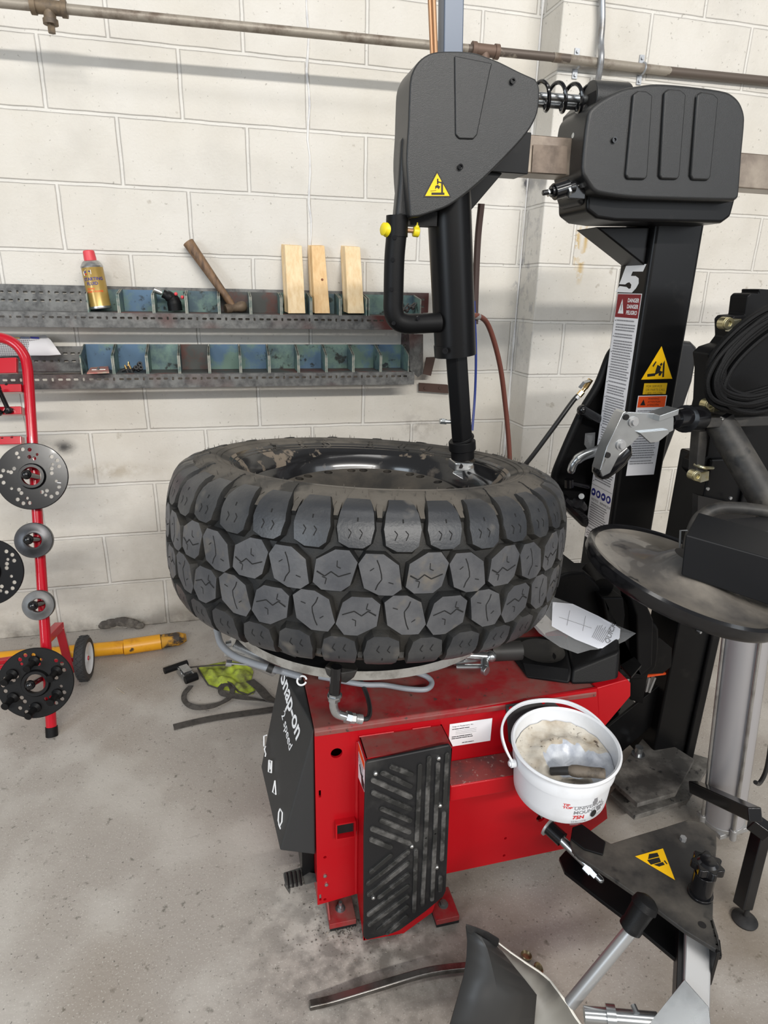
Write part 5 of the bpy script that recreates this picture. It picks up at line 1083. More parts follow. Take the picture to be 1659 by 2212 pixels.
SPA = [(-.008,.008),(-.005,.016),(.001,.024),(.000,.031),(-.004,.044),(-.008,.052)]
SPB = [(-.028,.030),(-.015,.024),(-.005,.031),(.007,.025),(.026,.031)]
TK = [[(.004,.048),(.004,.039),(.010,.037)],[(-.014,.012),(-.012,.021),(-.019,.023)],[(.012,.020),(.020,.018)],[(-.018,.036),(-.012,.040)]]
CH = [[(-.013,.090),(-.008,.085),(-.012,.079)],[(.005,.090),(.010,.085),(.006,.079)]]
b = MB()
for k in range(NB):
    for side in (1,-1):
        j = 0 if k % 2 == 0 else 1
        th = k*pitch + (0 if side > 0 else pitch*.56)
        Vr = (VA, VB)[j]; Sr = (SA, SB)[1-j]; sh = pitch*(.42 if side > 0 else -.42)
        if side < 0: Vr = mir(Vr); Sr = mir(Sr)
        block(b, th, dens(Vr), top=1); block(b, th+sh, dens(Sr), top=2)
        q = lambda L_: [(c*side, s*side) for c, s in L_]
        if j == 0: sipe(b, th, q(SPA)); sipe(b, th, q(TK[2]), .0013); sipe(b, th, q(TK[3]), .0013)
        else: sipe(b, th, q(SPB)); sipe(b, th, q(TK[0]), .0013); sipe(b, th, q(TK[1]), .0013)
        for c_ in CH: sipe(b, th+sh, q(c_), .0014)
        # stud hole in the shoulder lug
        p0 = (0, .103*side); sipe(b, th+sh, [(0,.1025*side),(.0022,.1025*side)], .0024)
# small ledges between shoulder lugs and ribs on the upper sidewall
for k in range(NB):
    for side in (1,-1):
        th = (k+.5)*pitch + (pitch*.42 if side > 0 else pitch*.14)
        rw = [(.108,-.004,.004),(.125,-.006,.006),(.150,-.003,.006)]
        if side < 0: rw = mir(rw)
        block(b, th, rw, .002, 3, -.006)
obj('tread', b, [M_rubber, M_tread, M_should, M_side, M_sipe], carc, ang=30, label='blocky tread with siped lugs')
b = MB()
for rr, hh in ((.188,.0012),(.196,.0010),(.2235,.0014),(.2290,.0012)):
    pass
for s0, wd in ((.186,.0016),(.197,.0012),(.222,.0016),(.230,.0012)):
    N = 180; A_ = []; 
    for k in range(N):
        a = k*2*math.pi/N; A_.append([b.v(tpos(a,0,s0-wd,-.0005)), b.v(tpos(a,0,s0,.0016)), b.v(tpos(a,0,s0+wd,-.0005))])
    for k in range(N):
        p, q = A_[k], A_[(k+1)%N]; b.face([p[0],q[0],q[1],p[1]]); b.face([p[1],q[1],q[2],p[2]])
obj('sidewall_ring', b, M_side, carc)
# rubber vent hairs
b = MB()
for k in range(150):
    a = random.uniform(0, 6.283); s = random.choice([.150,.158,.168,.146,.175]); p = tpos(a,0,s,0); r, h, nr, nh = prof(s)
    q = p+(ex*math.cos(a)+ey*math.sin(a))*nr*.006+TAX*nh*.008+V3((random.uniform(-1,1),random.uniform(-1,1),0))*.001; b.cyl(p, q, .0006, .0004, n=4)
obj('vent_hair', b, M_side, carc)['kind'] = 'stuff'
# dried soap streaks on the bead
b = MB()
for (t0, L_) in ((100,.05),(112,.03),(76,.035),(60,.045),(128,.04),(48,.03)):
    for _ in range(2):
        a0 = math.radians(t0)+random.uniform(-.03,.03); P = []
        for k in range(7): P.append(tpos(a0+k*.008*random.uniform(-1,1.5), 0, .200+.005*k, .0012))
        b.tube(P, .0012, n=4)
obj('soap_streak', b, M_side, carc)

# ================================================================== BUCKET
BN = V3((.207,-.462,.862)).normalized(); BC = PY(1222,1607,-1.570); BR = .1012
BN = V3((-.04,-.08,1)).normalized()
bk = thing('paste_bucket', tuple(BC-BN*.125), 'white plastic bucket of dirty tyre mounting paste tilted in its holder on the cabinet front', 'bucket')
b = MB(); R = BR; b.lathe([(0,-.112),(R*.86,-.112),(R*.89,-.108),(R*.905,-.090),(R*.93,-.040),(R*.965,-.038),(R*.975,-.018),(R*.96,-.016),(R*.965,-.006),(R*1.02,-.005),(R*1.03,0),(R*.995,.003),(R*.955,0),(R*.94,-.03),(R*.875,-.104),(0,-.104)], BC, BN, 72); obj('bucket_shell', b, M_buck, bk, ang=50)
x, y, z = frame(BN, (0,1,0)) # x right-ish
xr = V3((1,0,0)); xr = (xr-BN*xr.dot(BN)).normalized(); yr = BN.cross(xr)
def bpt(a, r, h=0): return BC+(xr*math.cos(math.radians(a))+yr*math.sin(math.radians(a)))*r+BN*h
b = MB()
prev = []
K = 14; NN = 60
rows = []
for k in range(K+1):
    r = R*.925*k/K; row = []
    for i in range(NN):
        a = 360*i/NN; h = -.036; u_, v_ = r*math.cos(math.radians(a)), r*math.sin(math.radians(a))
        d = math.hypot(u_-.004, v_+.012); h += .012*math.exp(-((d-.052)/.014)**2) - .022*math.exp(-(d/.036)**2) + .003*math.sin(u_*190+1)*math.sin(v_*150) + random.uniform(-.0008,.0008)
        h += .012*(r/R)**4*max(0, v_/R)
        row.append((u_, v_, h, d))
    rows.append(row)
cv_ = b.v(BC+BN*rows[0][0][2]); prev = [b.v(BC+xr*u_+yr*v_+BN*h) for u_,v_,h,d in rows[1]]
for i in range(NN): b.face([cv_, prev[i], prev[(i+1)%NN]], 1)
for k in range(2, K+1):
    cur = [b.v(BC+xr*u_+yr*v_+BN*h) for u_,v_,h,d in rows[k]]
    for i in range(NN): b.face([prev[i], cur[i], cur[(i+1)%NN], prev[(i+1)%NN]], 1 if rows[k][i][3] < .050 or (rows[k][i][0] > .02 and rows[k][i][1] < -.01) else 0)
    prev = cur
pa = obj('mounting_paste', b, [M_paste, M_pastew], ang=80); tag(pa, 'dirty cream and white mounting paste filling the bucket', 'paste', kind='stuff')
b = MB(); AA = [(178,-.026),(174,-.014),(169,-.002),(160,.007),(148,.012),(132,.015),(114,.016),(96,.016),(78,.015),(60,.012),(42,.006),(26,-.002),(12,-.012),(2,-.026)]
P = [bpt(a, R*(1.045+.17*math.sin(math.pi*min(1,i/7.5))), h) for i,(a,h) in enumerate(AA)]
P2 = spline(P, 4); b.ribbon(P2, .0095, .0045, [ (p-BC).normalized() for p in P2]); obj('bucket_handle', b, M_buck, bk, bevel=.001)
b = MB(); 
for a in (178,): p = bpt(a, R*1.0, -.028); d = (p-BC); d = (d-BN*d.dot(BN)).normalized(); b.cyl(p, p+d*.010, .008, n=18); b.cyl(p+d*.010, p+d*.013, .005, n=14)
obj('handle_boss', b, M_buck, bk)
def bwrap(st, a0, h, size, m, bold=0, wx=1, nm='bucket_print'):
    k = MB(); k.text(st, (0,0,0), (1,0,0), (0,1,0), size, bold=bold, wx=wx)
    for v in k.bm.verts:
        a = a0+math.degrees(v.co.x/(R*.905)); v.co = bpt(a, R*.91+.0018*((h+v.co.y+.10)/.06), h+v.co.y)
    return obj(nm, k, m, bk, smooth=False)
bwrap('UNIVERSAL', 256, -.070, .0125, M_grayi, .012); bwrap('MOUNTING', 256, -.0815, .0125, M_grayi, .012); bwrap('75N', 256, -.094, .0125, M_redi, .03)
bwrap('3.3 lbs / 1.5 kg', 255, -.1025, .005, M_grayi, .01); bwrap('TIP', 243, -.060, .0075, M_redi, .04, 1.2); bwrap('TOP', 243, -.067, .0075, M_redi, .04, 1.2)
def bpatch(a0, a1, h0, h1, m, nm):
    k = MB()
    n = 5
    for i in range(n): k.poly([bpt(a0+(a1-a0)*t, R*.911+.0018*((h+.10)/.06)+.0002, h) for t,h in ((i/n,h0),((i+1)/n,h0),((i+1)/n,h1),(i/n,h1))])
    return obj(nm, k, m, bk, smooth=False)
k = MB()
for (a0,a1,h0,h1) in [(a_-34,b_-34,c_,d_) for a_,b_,c_,d_ in [(288,307,-.0620,-.0612),(313,318,-.066,-.048),(312,319,-.060,-.054),(288,300,-.1075,-.1068),(288,298,-.1095,-.1088),(321,327,-.080,-.074),(322,328,-.088,-.082),(316,330,-.096,-.095),(314,327,-.101,-.1003),(289,302,-.1052,-.1046)]]:
    n = 4
    for i in range(n): k.poly([bpt(a0+(a1-a0)*t, R*.9125+.0018*((h+.10)/.06), h) for t,h in ((i/n,h0),((i+1)/n,h0),((i+1)/n,h1),(i/n,h1))])
obj('bucket_print', k, M_grayi, bk, smooth=False)
k = MB(); cc = []
for i in range(20): a = i*18; cc.append(bpt(282+math.degrees(math.cos(math.radians(a))*.0068/(R*.91)), R*.9125+.0012, -.088+math.sin(math.radians(a))*.0085))
k.poly(cc); obj('bucket_print', k, M_blk, bk, smooth=False, label='black tyre symbol')
# brush
br_ = thing('paste_brush', tuple(bpt(290,.05,-.02)), 'brush with a worn grey-brown wooden handle resting in the bucket paste', 'brush')
a_, c_ = bpt(268,.068,-.014), bpt(322,.082,.012); a_ = PP(1226,1664,BC-BN*.010,BN); c_ = PP(1308,1671,BC+BN*.008,BN)
d = (c_-a_).normalized(); L = (c_-a_).length
b = MB(); b.lathe([(0,0),(.007,.001),(.0105,.008),(.0112,.018),(.0098,.035),(.0095,.05),(.0098,L-.008),(.0085,L-.001),(.003,L),(0,L)], a_, d, 20); obj('brush_handle', b, M_brush, br_)
b = MB(); b.cyl(a_-d*.03-BN*.006, a_+d*.004, .0075, .008, n=14); obj('brush_ferrule', b, M_dustb, br_)
# holder ring and bracket
b = MB(); b.prism([PY(1092,1522,-1.4435),PY(1187,1508,-1.4435),PY(1212,1530,-1.4435),PY(1230,1640,-1.4435),PY(1150,1660,-1.4435),PY(1098,1600,-1.4435)], (0,-.0025,0)); hb = obj('bucket_bracket', b, M_steeld2, TC, bevel=.001, label='dark steel bracket plate for the bucket')
b = MB()
for x,y in ((1103,1529),(1174,1517)): p = PY(x,y,-1.446); b.lathe([(0,0),(.0042,0),(.004,.0012),(0,.0012)], p+V3((0,.0003,0)), (0,-1,0), 16)
obj('bracket_hole', b, M_red, hb)
b = MB(); 
for sx_ in (-.045,.045): b.bar(V3((BC.x+sx_,-1.446,.38)), bpt(270,.01,-.114)+V3((sx_,0,0)), .012, .004, (0,0,1))
b.obox(bpt(90,.01,-.1142), xr, yr, BN, .14, .12, .004); obj('bracket_shelf', b, M_steeld2, hb)
b = MB(); p = PZ(1085,1625,.345); b.cyl(V3((p.x-.01,-1.42,.33)), V3((p.x-.01,-1.42,.352)), .03, n=28); obj('hose_cup', b, M_pvc, TC)

# ================================================================== BAG WITH LEAFLET
bg = thing('plastic_bag', tuple(PZ(1270,1360,.60)), 'clear plastic bag holding a printed white leaflet, lying on the black tray behind the tyre', 'plastic bag')
O = [(1192,1288),(1240,1306),(1300,1334),(1335,1352),(1374,1368),(1350,1385),(1325,1396),(1300,1402),(1275,1404),(1248,1412),(1210,1398),(1165,1368),(1150,1350)]
def bagp(x, y, k): p = PY(x, y, -1.305-.0006*(y-1290)); return p+V3((0,-1,.35)).normalized()*k
b = MB(); c = bagp(1260,1352,.020); top = [b.v(bagp(x,y,0)) for x,y in O]; mid = [b.v(bagp(1260+(x-1260)*.6,1352+(y-1352)*.6, .016+.006*((i*7)%3-1))) for i,(x,y) in enumerate(O)]; cc = b.v(c)
bo = [b.v(bagp(1260+(x-1260)*.6,1352+(y-1352)*.6, -.010)) for x,y in O]; n = len(O)
for i in range(n):
    j = (i+1)%n; b.face([top[i],top[j],mid[j],mid[i]]); b.face([mid[i],mid[j],cc]); b.face([top[j],top[i],bo[i],bo[j]])
b.face(bo[::-1]); obj('bag_film', b, M_bag, bg, ang=20)
LP = lambda x,y,k=.004: bagp(x,y,k)
b = MB(); lf = [(1192,1300),(1235,1304),(1290,1330),(1325,1349),(1338,1358),(1336,1378),(1318,1398),(1290,1400),(1240,1380),(1190,1352)]
b.prism([LP(x,y) for x,y in lf], (0,.0008,0)); lo = obj('leaflet', b, M_papb); lo.parent = bg; lo.matrix_parent_inverse = WM[bg.name].inverted()
b = MB(); xd_ = (LP(1330,1345)-LP(1310,1400)); o_ = LP(1312,1391,.005); b.text('QUICK', o_, (LP(1325,1356,.005)-o_), (LP(1290,1383,.005)-o_), .0165, bold=.02)
obj('leaflet_print', b, M_grayi, bg, smooth=False)
b = MB()
for k in range(8):
    s = k*5.5; p = LP(1292+s*.25-k*2.2,1340+s*.1-k*1.0,.0055); a_ = LP(1276-k*.0+k*3.2,1376+k*1.6,.0055); c_ = LP(1293+k*3.6,1342+k*2.0,.0055); b.cyl(a_, a_.lerp(c_, random.uniform(.7,1)), .0005, n=4)
b.cyl(LP(1205,1332,.0055), LP(1275,1356,.0055), .0004, n=4); b.cyl(LP(1228,1318,.0055), LP(1222,1350,.0055), .0004, n=4); b.cyl(LP(1262,1330,.0055), LP(1256,1362,.0055), .0004, n=4)
obj('leaflet_print', b, M_grayi, bg)

# ================================================================== RIGHT TOWER (bead assist)
BT = thing('assist_tower', (1.69,-1.14,0), 'black steel assist tower at the right edge with roller arm, hoses and silver air cylinder', 'machine tower')
tx0, tx1, tyf, tyb = 1.620, 1.755, -1.200, -1.085
b = MB(); b.box((tx0,tyf,.02),(tx1,tyb,.95)); b.box((tx1-.03,tyf-.012,.02),(tx1,tyf,.95)); tw = obj('tower_column', b, M_gloss if False else M_paintb, BT, bevel=.006, seg=3)
b = MB(); b.prism([PZ(1318,1683,.085),PZ(1377,1735,.085),PZ(1375,1752,.055) if False else PZ(1377,1735,.085)+V3((.001,0,0)),PZ(1460,1712,.085),PZ(1500,1640,.085),PZ(1402,1578,.085)], (0,0,-.014)); obj('base_plate', b, M_platedust, BT, bevel=.002)
b = MB(); b.prism([PZ(1318,1715,.045),PZ(1372,1762,.045),PZ(1485,1728,.045),PZ(1540,1640,.045),PZ(1400,1600,.045)], (0,0,-.016)); obj('base_plate', b, M_platedust, BT, bevel=.002)
b = MB(); c = PZ(1378,1630,.086); b.cyl(c, c+V3((0,0,.004)), .018, n=24); b.cyl(c, c+V3((0,0,.026)), .011, n=18); obj('base_bolt', b, M_zinc, BT)
b = MB(); b.prism([PY(1312,1572,-1.17),PY(1430,1476,-1.17),PY(1430,1548,-1.17),PY(1342,1626,-1.17)], (0,.008,0)); obj('brace_plate', b, M_paintb, BT, bevel=.001)
b = MB(); b.prism([PY(1348,1432,-1.22),PY(1392,1388,-1.22),PY(1425,1378,-1.22),PY(1452,1400,-1.22),PY(1450,1440,-1.22),PY(1432,1455,-1.22),PY(1368,1458,-1.22)], (0,.006,0)); obj('linkage_bracket', b, M_paintb, BT, bevel=.001)
b = MB(); b.prism([PZ(1340,1436,.50),PZ(1364,1462,.50),PZ(1386,1436,.50),PZ(1370,1418,.50)], (0,0,-.006)); obj('linkage_bracket', b, M_paintb, BT, bevel=.001)
b = MB(); b.prism([PY(1365,1455,-1.20),PY(1400,1455,-1.20),PY(1388,1520,-1.18),PY(1362,1512,-1.18)], (0,.01,0)); obj('linkage_bracket', b, M_paintb, BT, bevel=.001)
b = MB(); c = PY(1378,1424,-1.24); b.cyl(c, c+V3((0,0,.012)), .009, n=18); obj('bracket_bolt', b, M_zinc, BT)
b = MB(); b.box(tuple(PY(1393,1460,-1.19)), tuple(PY(1435,1448,-1.17))); obj('orange_stop', b, M_ored, BT); b = MB(); b.bar(PY(1400,1494,-1.185), PY(1413,1462,-1.185), .012, .006); b.bar(PY(1393,1492,-1.185), PY(1400,1462,-1.185), .014, .006); obj('steel_tab', b, M_alu, BT)
for x,y in ((1470,1339),(1513,1366)):
    b = MB(); p = PY(x,y,tyf-.013); b.cyl(p+V3((0,.012,0)), p-V3((0,.002,0)), .0035, n=12); obj('tower_rivet', b, M_alu, BT)
# slide carriage and upper body
b = MB(); b.prism([PY(x+22,y,-1.19) for x,y in ((1552,1100),(1508,1092),(1515,1060),(1498,1040),(1480,1020),(1484,1000),(1505,985),(1512,930),(1500,900),(1508,870),(1512,800),(1508,765),(1522,752),(1546,744),(1558,728),(1557,690),(1565,682),(1588,680),(1593,640),(1600,633),(1618,633),(1618,624),(1720,630),(1760,1100))], (0,.055,0)); cg = obj('slide_carriage', b, M_black, BT, bevel=.006, seg=3)
b = MB(); b.box(tuple(PY(1500,1180,-1.16)), tuple(PY(1700,1060,-1.08))); b.prism([PY(x,y,-1.215) for x,y in ((1505,1180),(1508,1070),(1600,1090),(1660,1180))], (0,.02,0)); obj('carriage_panel', b, M_gloss, BT)
for x,y in ((1529,1056),(1578,1076)):
    b = MB(); p = PY(x,y,-1.217); b.cyl(p+V3((0,.002,0)), p-V3((0,.002,0)), .004, n=12); obj('panel_rivet', b, M_alu, BT)
M_yz = mat('yellow_zinc', (.52,.46,.26,1), .3, .85, col2=(.6,.6,.5,1), nscale=30)
for (x,y,w_) in ((1573,699,1.1),(1533,875,1.0),(1505,1028,1.0)):
    b = MB(); p = PY(x,y,-1.235); b.cyl(p+V3((0,.02,0)), p, .0125*w_, n=24); b.lathe([(.006,0),(.0115*w_,0),(.0115*w_,-.004),(.006,-.004)], p, (0,1,0), 24, closed=True); b.bar(p+V3((.012,.01,-.006)), p+V3((.036,.012,-.002)), .020, .024); obj('zinc_fitting', b, M_yz, BT, bevel=.001, label='yellow-zinc pivot fitting')
b = MB(); b.tube(spline([PY(1500,1003,-1.22),PY(1520,1010,-1.24),PY(1540,1011,-1.23)],4), .004, n=8); obj('zinc_band', b, M_yz, BT)
b = MB(); b.box(tuple(PY(1518,925,-1.265)), tuple(PY(1590,878,-1.14))); b.prism([PY(x,y,-1.23) for x,y in ((1506,990),(1512,920),(1530,920),(1528,960),(1520,1030),(1504,1034))], (0,.03,0)); obj('slide_plate', b, M_dustb, BT, bevel=.003)
b = MB(); b.cyl(PY(1552,908,-1.235), PY(1672,1112,-1.36), .0325, .034, n=36); rk_arm = obj('roller_arm_tube', b, M_dustb, BT, label='dusty grey round arm tube')
b = MB(); b.cyl(PY(1550,905,-1.233), PY(1555,912,-1.238), .036, n=36); obj('tube_weld', b, M_gloss, rk_arm)
# hose bundle
b = MB(); rnd = random.Random(3)
base = [(1700,690),(1640,705),(1590,735),(1555,780),(1545,820),(1560,850),(1610,862),(1690,845)]
base = [(1710,668),(1650,698),(1600,738),(1564,780),(1548,822),(1560,858),(1608,872),(1660,862),(1720,840)]
for k in range(64):
    dx, dy, dz = rnd.uniform(-22,22), rnd.uniform(-22,20), rnd.uniform(-.022,.022)
    b.tube(spline([PY(x+dx,y+dy,-1.285+dz) for x,y in base],6), .0050, n=6)
obj('hose_bundle', b, mat('mesh_sleeve', (.004,.004,.0045,1), .6, bump=.6, bscale=500, spec=.2), BT, label='loop of bundled black air hoses')
# helper linkage with black roller
b = MB(); yl = -1.33
sideA = [(1298,1018),(1313,968),(1352,893),(1358,890),(1418,893),(1438,885),(1452,880),(1456,905),(1455,930),(1438,938),(1392,932),(1362,962),(1342,975),(1318,1022),(1302,1030)]
b.prism([PY(x,y,yl) for x,y in sideA], (0,.006,0)); b.prism([PY(x,y,yl+.026) for x,y in sideA], (0,.006,0))
b.prism([PY(x,y,yl) for x,y in ((1296,1016),(1311,966),(1346,892),(1352,888),(1356,893),(1316,968),(1302,1018))], (0,.032,0)); lk2 = obj('roller_linkage', b, M_zinc, BT, bevel=.0012, label='zinc plated linkage')
b = MB(); b.prism([PY(x,y,yl-.008) for x,y in ((1380,934),(1444,928),(1446,936),(1422,955),(1405,957))], (0,.008,0)); b.obox(PY(1432,893,yl), (PY(1452,882,yl)-PY(1412,896,yl)), (0,1,0), (0,0,1), .045, .04, .012); obj('linkage_plate', b, M_zinc, lk2, bevel=.001)
for x,y,r_ in ((1368,911,.011),(1341,961,.011),(1352,901,.006),(1312,983,.006),(1414,945,.0055)):
    b = MB(); p = PY(x,y,yl-.0005); b.cyl(p, p-V3((0,.003,0)), r_, n=20)
    if r_ > .01: b.cyl(p-V3((0,.003,0)), p-V3((0,.009,0)), r_*.62, n=18)
    obj('linkage_bolt', b, M_alu if r_ > .006 else M_dark, lk2)
b = MB(); a_, c_ = PY(1296,1030,-1.31), PY(1362,962,-1.31); d = (c_-a_).normalized(); L = (c_-a_).length; b.lathe([(0,-.004),(.014,0),(.022,.010),(.0265,.035),(.028,L*.6),(.024,L-.012),(.012,L),(0,L)], a_+V3((0,.012,0)), d, 28); obj('cone_roller', b, M_gloss, lk2, label='glossy black cone roller')
b = MB(); b.cyl(PY(1456,905,-1.31), PY(1500,898,-1.27), .021, n=24); b.cyl(PY(1480,905,-1.29), PY(1506,903,-1.25), .030, n=24); b.cyl(PY(1448,905,-1.315), PY(1462,904,-1.31), .014, n=6); obj('linkage_pivot', b, M_gloss, BT)
# pressing disc
DN = V3((.22,-.13,1)).normalized(); DC = PY(1482,1232,-1.50); DR = .194
b = MB(); b.lathe([(0,.030),(.035,.030),(.045,.022),(.060,.008),(.10,-.006),(.15,-.012),(.180,-.006),(.190,0),(.1945,-.005),(.1945,-.022),(.190,-.030),(.180,-.030),(.172,-.022),(.10,-.022),(0,.0)], DC, DN, 96, ms=[0]*6+[1]*8); dk = obj('pressing_disc', b, [M_disc, M_gloss], BT, label='dusty glossy black dished disc')
b = MB(); dx_ = V3((1,0,0)); 
bxq = [PY(1471,1243,-1.55),PY(1481,1155,-1.55),PY(1690,1214,-1.62),PY(1690,1318,-1.62)]
b.prism(bxq, (.112,.105,.0)); obj('disc_head_block', b, mat('block_black', (.006,.0065,.008,1), .55, spec=.25), BT, bevel=.003)
b = MB(); b.tube(spline([PY(1474,1230,-1.48),PY(1484,1200,-1.44),PY(1496,1150,-1.40),PY(1512,1118,-1.38),PY(1548,1099,-1.38),PY(1600,1098,-1.40),PY(1680,1108,-1.43)],7), .0135, n=16); obj('bent_tube', b, M_dustb, BT)
b = MB(); b.box(tuple(PY(1628,1150,-1.50)), tuple(PY(1700,1126,-1.42))); b.cyl(PY(1650,1150,-1.46), PY(1650,1185,-1.46), .018, n=16); obj('lock_handle', b, M_coverd, BT, bevel=.003)
b = MB(); p = PY(1473,1150,-1.42); b.tube([PY(1468,1190,-1.42),PY(1470,1146,-1.42),PY(1484,1146,-1.42)], .0022, n=5); obj('wire_clip', b, M_alu, BT)
# silver air cylinder
yc = -1.43
b = MB(); a_, c_ = PY(1618,1330,yc), PY(1562,1762,yc); b.cyl(a_, c_, .0475, n=44); ac = obj('air_cylinder', b, M_alug, BT, label='silver air cylinder')
b = MB(); ax2 = (c_-a_).normalized(); sx_, sy_, _ = frame(ax2, (0,1,0))
for (u_, v_) in ((-.052,-.012),(.014,-.052),(.052,.01),(0,.05)): b.cyl(a_+sx_*u_+sy_*v_, c_+sx_*u_+sy_*v_, .0042, n=10)
obj('tie_rod', b, M_steel, ac)
b = MB(); b.cyl(c_, c_+ax2*.012, .050, n=40); b.obox(c_+ax2*.018, sx_, sy_, ax2, .085, .085, .014); 
for (u_, v_) in ((-.052,-.012),(.014,-.052),(.052,.01)): b.cyl(c_+sx_*u_+sy_*v_-ax2*.01, c_+sx_*u_+sy_*v_+ax2*.022, .008, n=12)
obj('cylinder_end_cap', b, M_alu, ac, bevel=.002)
b = MB(); b.tube(spline([PY(1700,1380,-1.30),PY(1690,1470,-1.34),PY(1672,1560,-1.38),PY(1660,1640,-1.38),PY(1652,1672,-1.38),PY(1640,1692,-1.38),PY(1632,1690,-1.39)],5), .0058, n=10); obj('cylinder_hose', b, M_hoseb, BT)
b = MB(); P = [PY(1445+.4*i,1738+1.6*i,-1.28)+V3((0,0,0)) for i in range(32)]; b.tube(P, [.017 if i%2 else .0145 for i in range(32)], n=16); obj('flex_conduit', b, mat('grey_flex', (.11,.115,.12,1), .5), BT, label='grey corrugated hose at the tower foot')
# right stand leg
b = MB(); b.bar(PY(1632,1760,-1.62), PY(1500,1700,-1.40), .03, .03); b.bar(PZ(1646,1792,.20), PZ(1604,1958,.030), .030, .030, (0,1,0)); b.bar(PZ(1660,1800,.205), PZ(1622,1772,.22), .032, .032, (0,0,1)); sl_ = obj('support_leg', b, M_gloss, BT, bevel=.003, label='black square support leg')
b = MB(); c = PZ(1608,1988,.0); b.lathe([(0,0),(.026,0),(.027,.004),(.020,.009),(.010,.013),(0,.014)], c, (0,0,1), 28); b.cyl(c+V3((0,0,.01)), c+V3((0,0,.035)), .005, n=12); obj('leveling_foot', b, M_pad, sl_)

# ================================================================== BEAD BREAKER
BB = thing('bead_breaker', tuple(PZ(1450,1950,0)), 'black steel bead breaker arm with a curved blade in the right foreground', 'bead breaker')
zp = .285
tp = [(1240,1790),(1256,1782),(1272,1796),(1320,1822),(1370,1806),(1431,1788),(1487,1770),(1520,1776),(1548,1800),(1548,1832),(1542,1900),(1540,1981),(1552,2020),(1557,2057),(1480,2010),(1400,1950),(1320,1895),(1250,1850),(1236,1835),(1232,1812)]
b = MB(); b.prism([PZ(x,y,zp) for x,y in tp], (0,0,-.009)); pl_ = obj('arm_plate', b, M_dustb, BB, bevel=.0018, seg=2, label='dusty black top plate')
zl = .205
lp = [(1208,1852),(1222,1836),(1246,1838),(1300,1866),(1400,1930),(1500,1990),(1556,2030),(1560,2066),(1470,2080),(1458,2070),(1380,2005),(1300,1945),(1220,1882)]
b = MB(); b.prism([PZ(x,y,zl) for x,y in lp], (0,0,-.009)); b.prism([PZ(1557,2057,zp),PZ(1540,1985,zp),PZ(1540,1985,zl) if False else PZ(1540,1985,zp)-V3((0,0,.08)),PZ(1557,2057,zp)-V3((0,0,.08))], (-.008,0,0)); obj('arm_plate', b, M_paintb, BB, bevel=.0015, label='black lower plate')
b = MB(); yl2 = [PZ(x,y,zp+.0006) for x,y in ((1372,1850),(1432,1833),(1458,1901))]; b.prism(yl2, (0,0,.0004), 0)
def ink2(L_): b.prism([PZ(x,y,zp+.0012) for x,y in L_], (0,0,.0001), 1)
ink2([(1402,1845),(1420,1842),(1424,1850),(1400,1856)]); ink2([(1398,1858),(1424,1852),(1428,1862),(1406,1868)]); ink2([(1412,1868),(1432,1862),(1436,1868),(1424,1872)]); ink2([(1436,1858),(1442,1866),(1440,1867),(1434,1860)])
obj('pinch_label', b, [M_sty, M_blk], BB, smooth=False, label='yellow triangular pinch warning label')
b = MB(); b.prism([PZ(x,y,zp+.001) for x,y in ((1236,1790),(1256,1783),(1275,1797),(1308,1822),(1302,1850),(1262,1838),(1232,1815))], (0,0,.005)); obj('pivot_pad', b, M_black, BB, bevel=.002)
b = MB(); c = PZ(1475,1815,zp); b.cyl(c, c+V3((0,0,.008)), .0065, n=6); obj('plate_bolt', b, M_alu, BB)
b = MB(); c = PZ(1517,1998,zp+.0004); b.lathe([(0,.0004),(.0065,.0004),(.0065,0)], c, (0,0,1), 18); obj('plate_hole', b, M_dark, BB)
b = MB(); c = PZ(1512,1932,zp); t_ = V3((-.0,-.0,1)); b.cyl(c, c+V3((0,0,.052)), .0185, n=28); b.cyl(c+V3((0,0,0)), c+V3((0,0,.006)), .022, n=28); kp = obj('knob_post', b, M_gloss, BB, bevel=.001)
b = MB(); k = c+V3((0,0,.062)); P = []
for i in range(48): a = i*2*math.pi/48; rr = .025+.0035*math.cos(a*7); P.append(k+V3((math.cos(a)*rr,math.sin(a)*rr,0)))
b.prism(P, (0,0,.016)); b.cyl(c+V3((0,0,.05)), k, .009, n=12); b.lathe([(.018,.016),(.014,.020),(0,.022)], k, (0,0,1), 24); obj('star_knob', b, M_gloss, kp, bevel=.003, seg=3)
# piston rod
b = MB(); p = PZ(1186,1787,.27); q = PZ(1252,1848,.255); d = (q-p).normalized(); b.cyl(p-d*.004, p, .021, n=28); obj('rod_washer', b, M_alu, BB)
b = MB(); b.cyl(p, p+d*.034, .0155, n=24); obj('rod_boot', b, M_gloss, BB); b = MB(); b.cyl(p, PZ(1290,1888,.235), .0095, n=20); obj('piston_rod', b, M_zinc, BB)
b = MB(); s0 = PZ(1266,1868,.242); s1 = PZ(1300,1903,.232); dd = (s1-s0).normalized(); b.cyl(s0, s0+dd*.016, .0135, n=6); b.cyl(s0+dd*.016, s0+dd*.026, .010, n=6); b.cyl(s0+dd*.026, s0+dd*.036, .0065, n=16); b.sphere(s0+dd*.036, .0062, n=8); obj('rod_nut', b, M_zinc, BB)
b = MB(); b.hull([PZ(x,y,z_) for x,y in ((1236,1812),(1262,1802),(1268,1852),(1240,1850)) for z_ in (.215,.27)]); obj('rod_clevis', b, M_paintb, BB, bevel=.002)
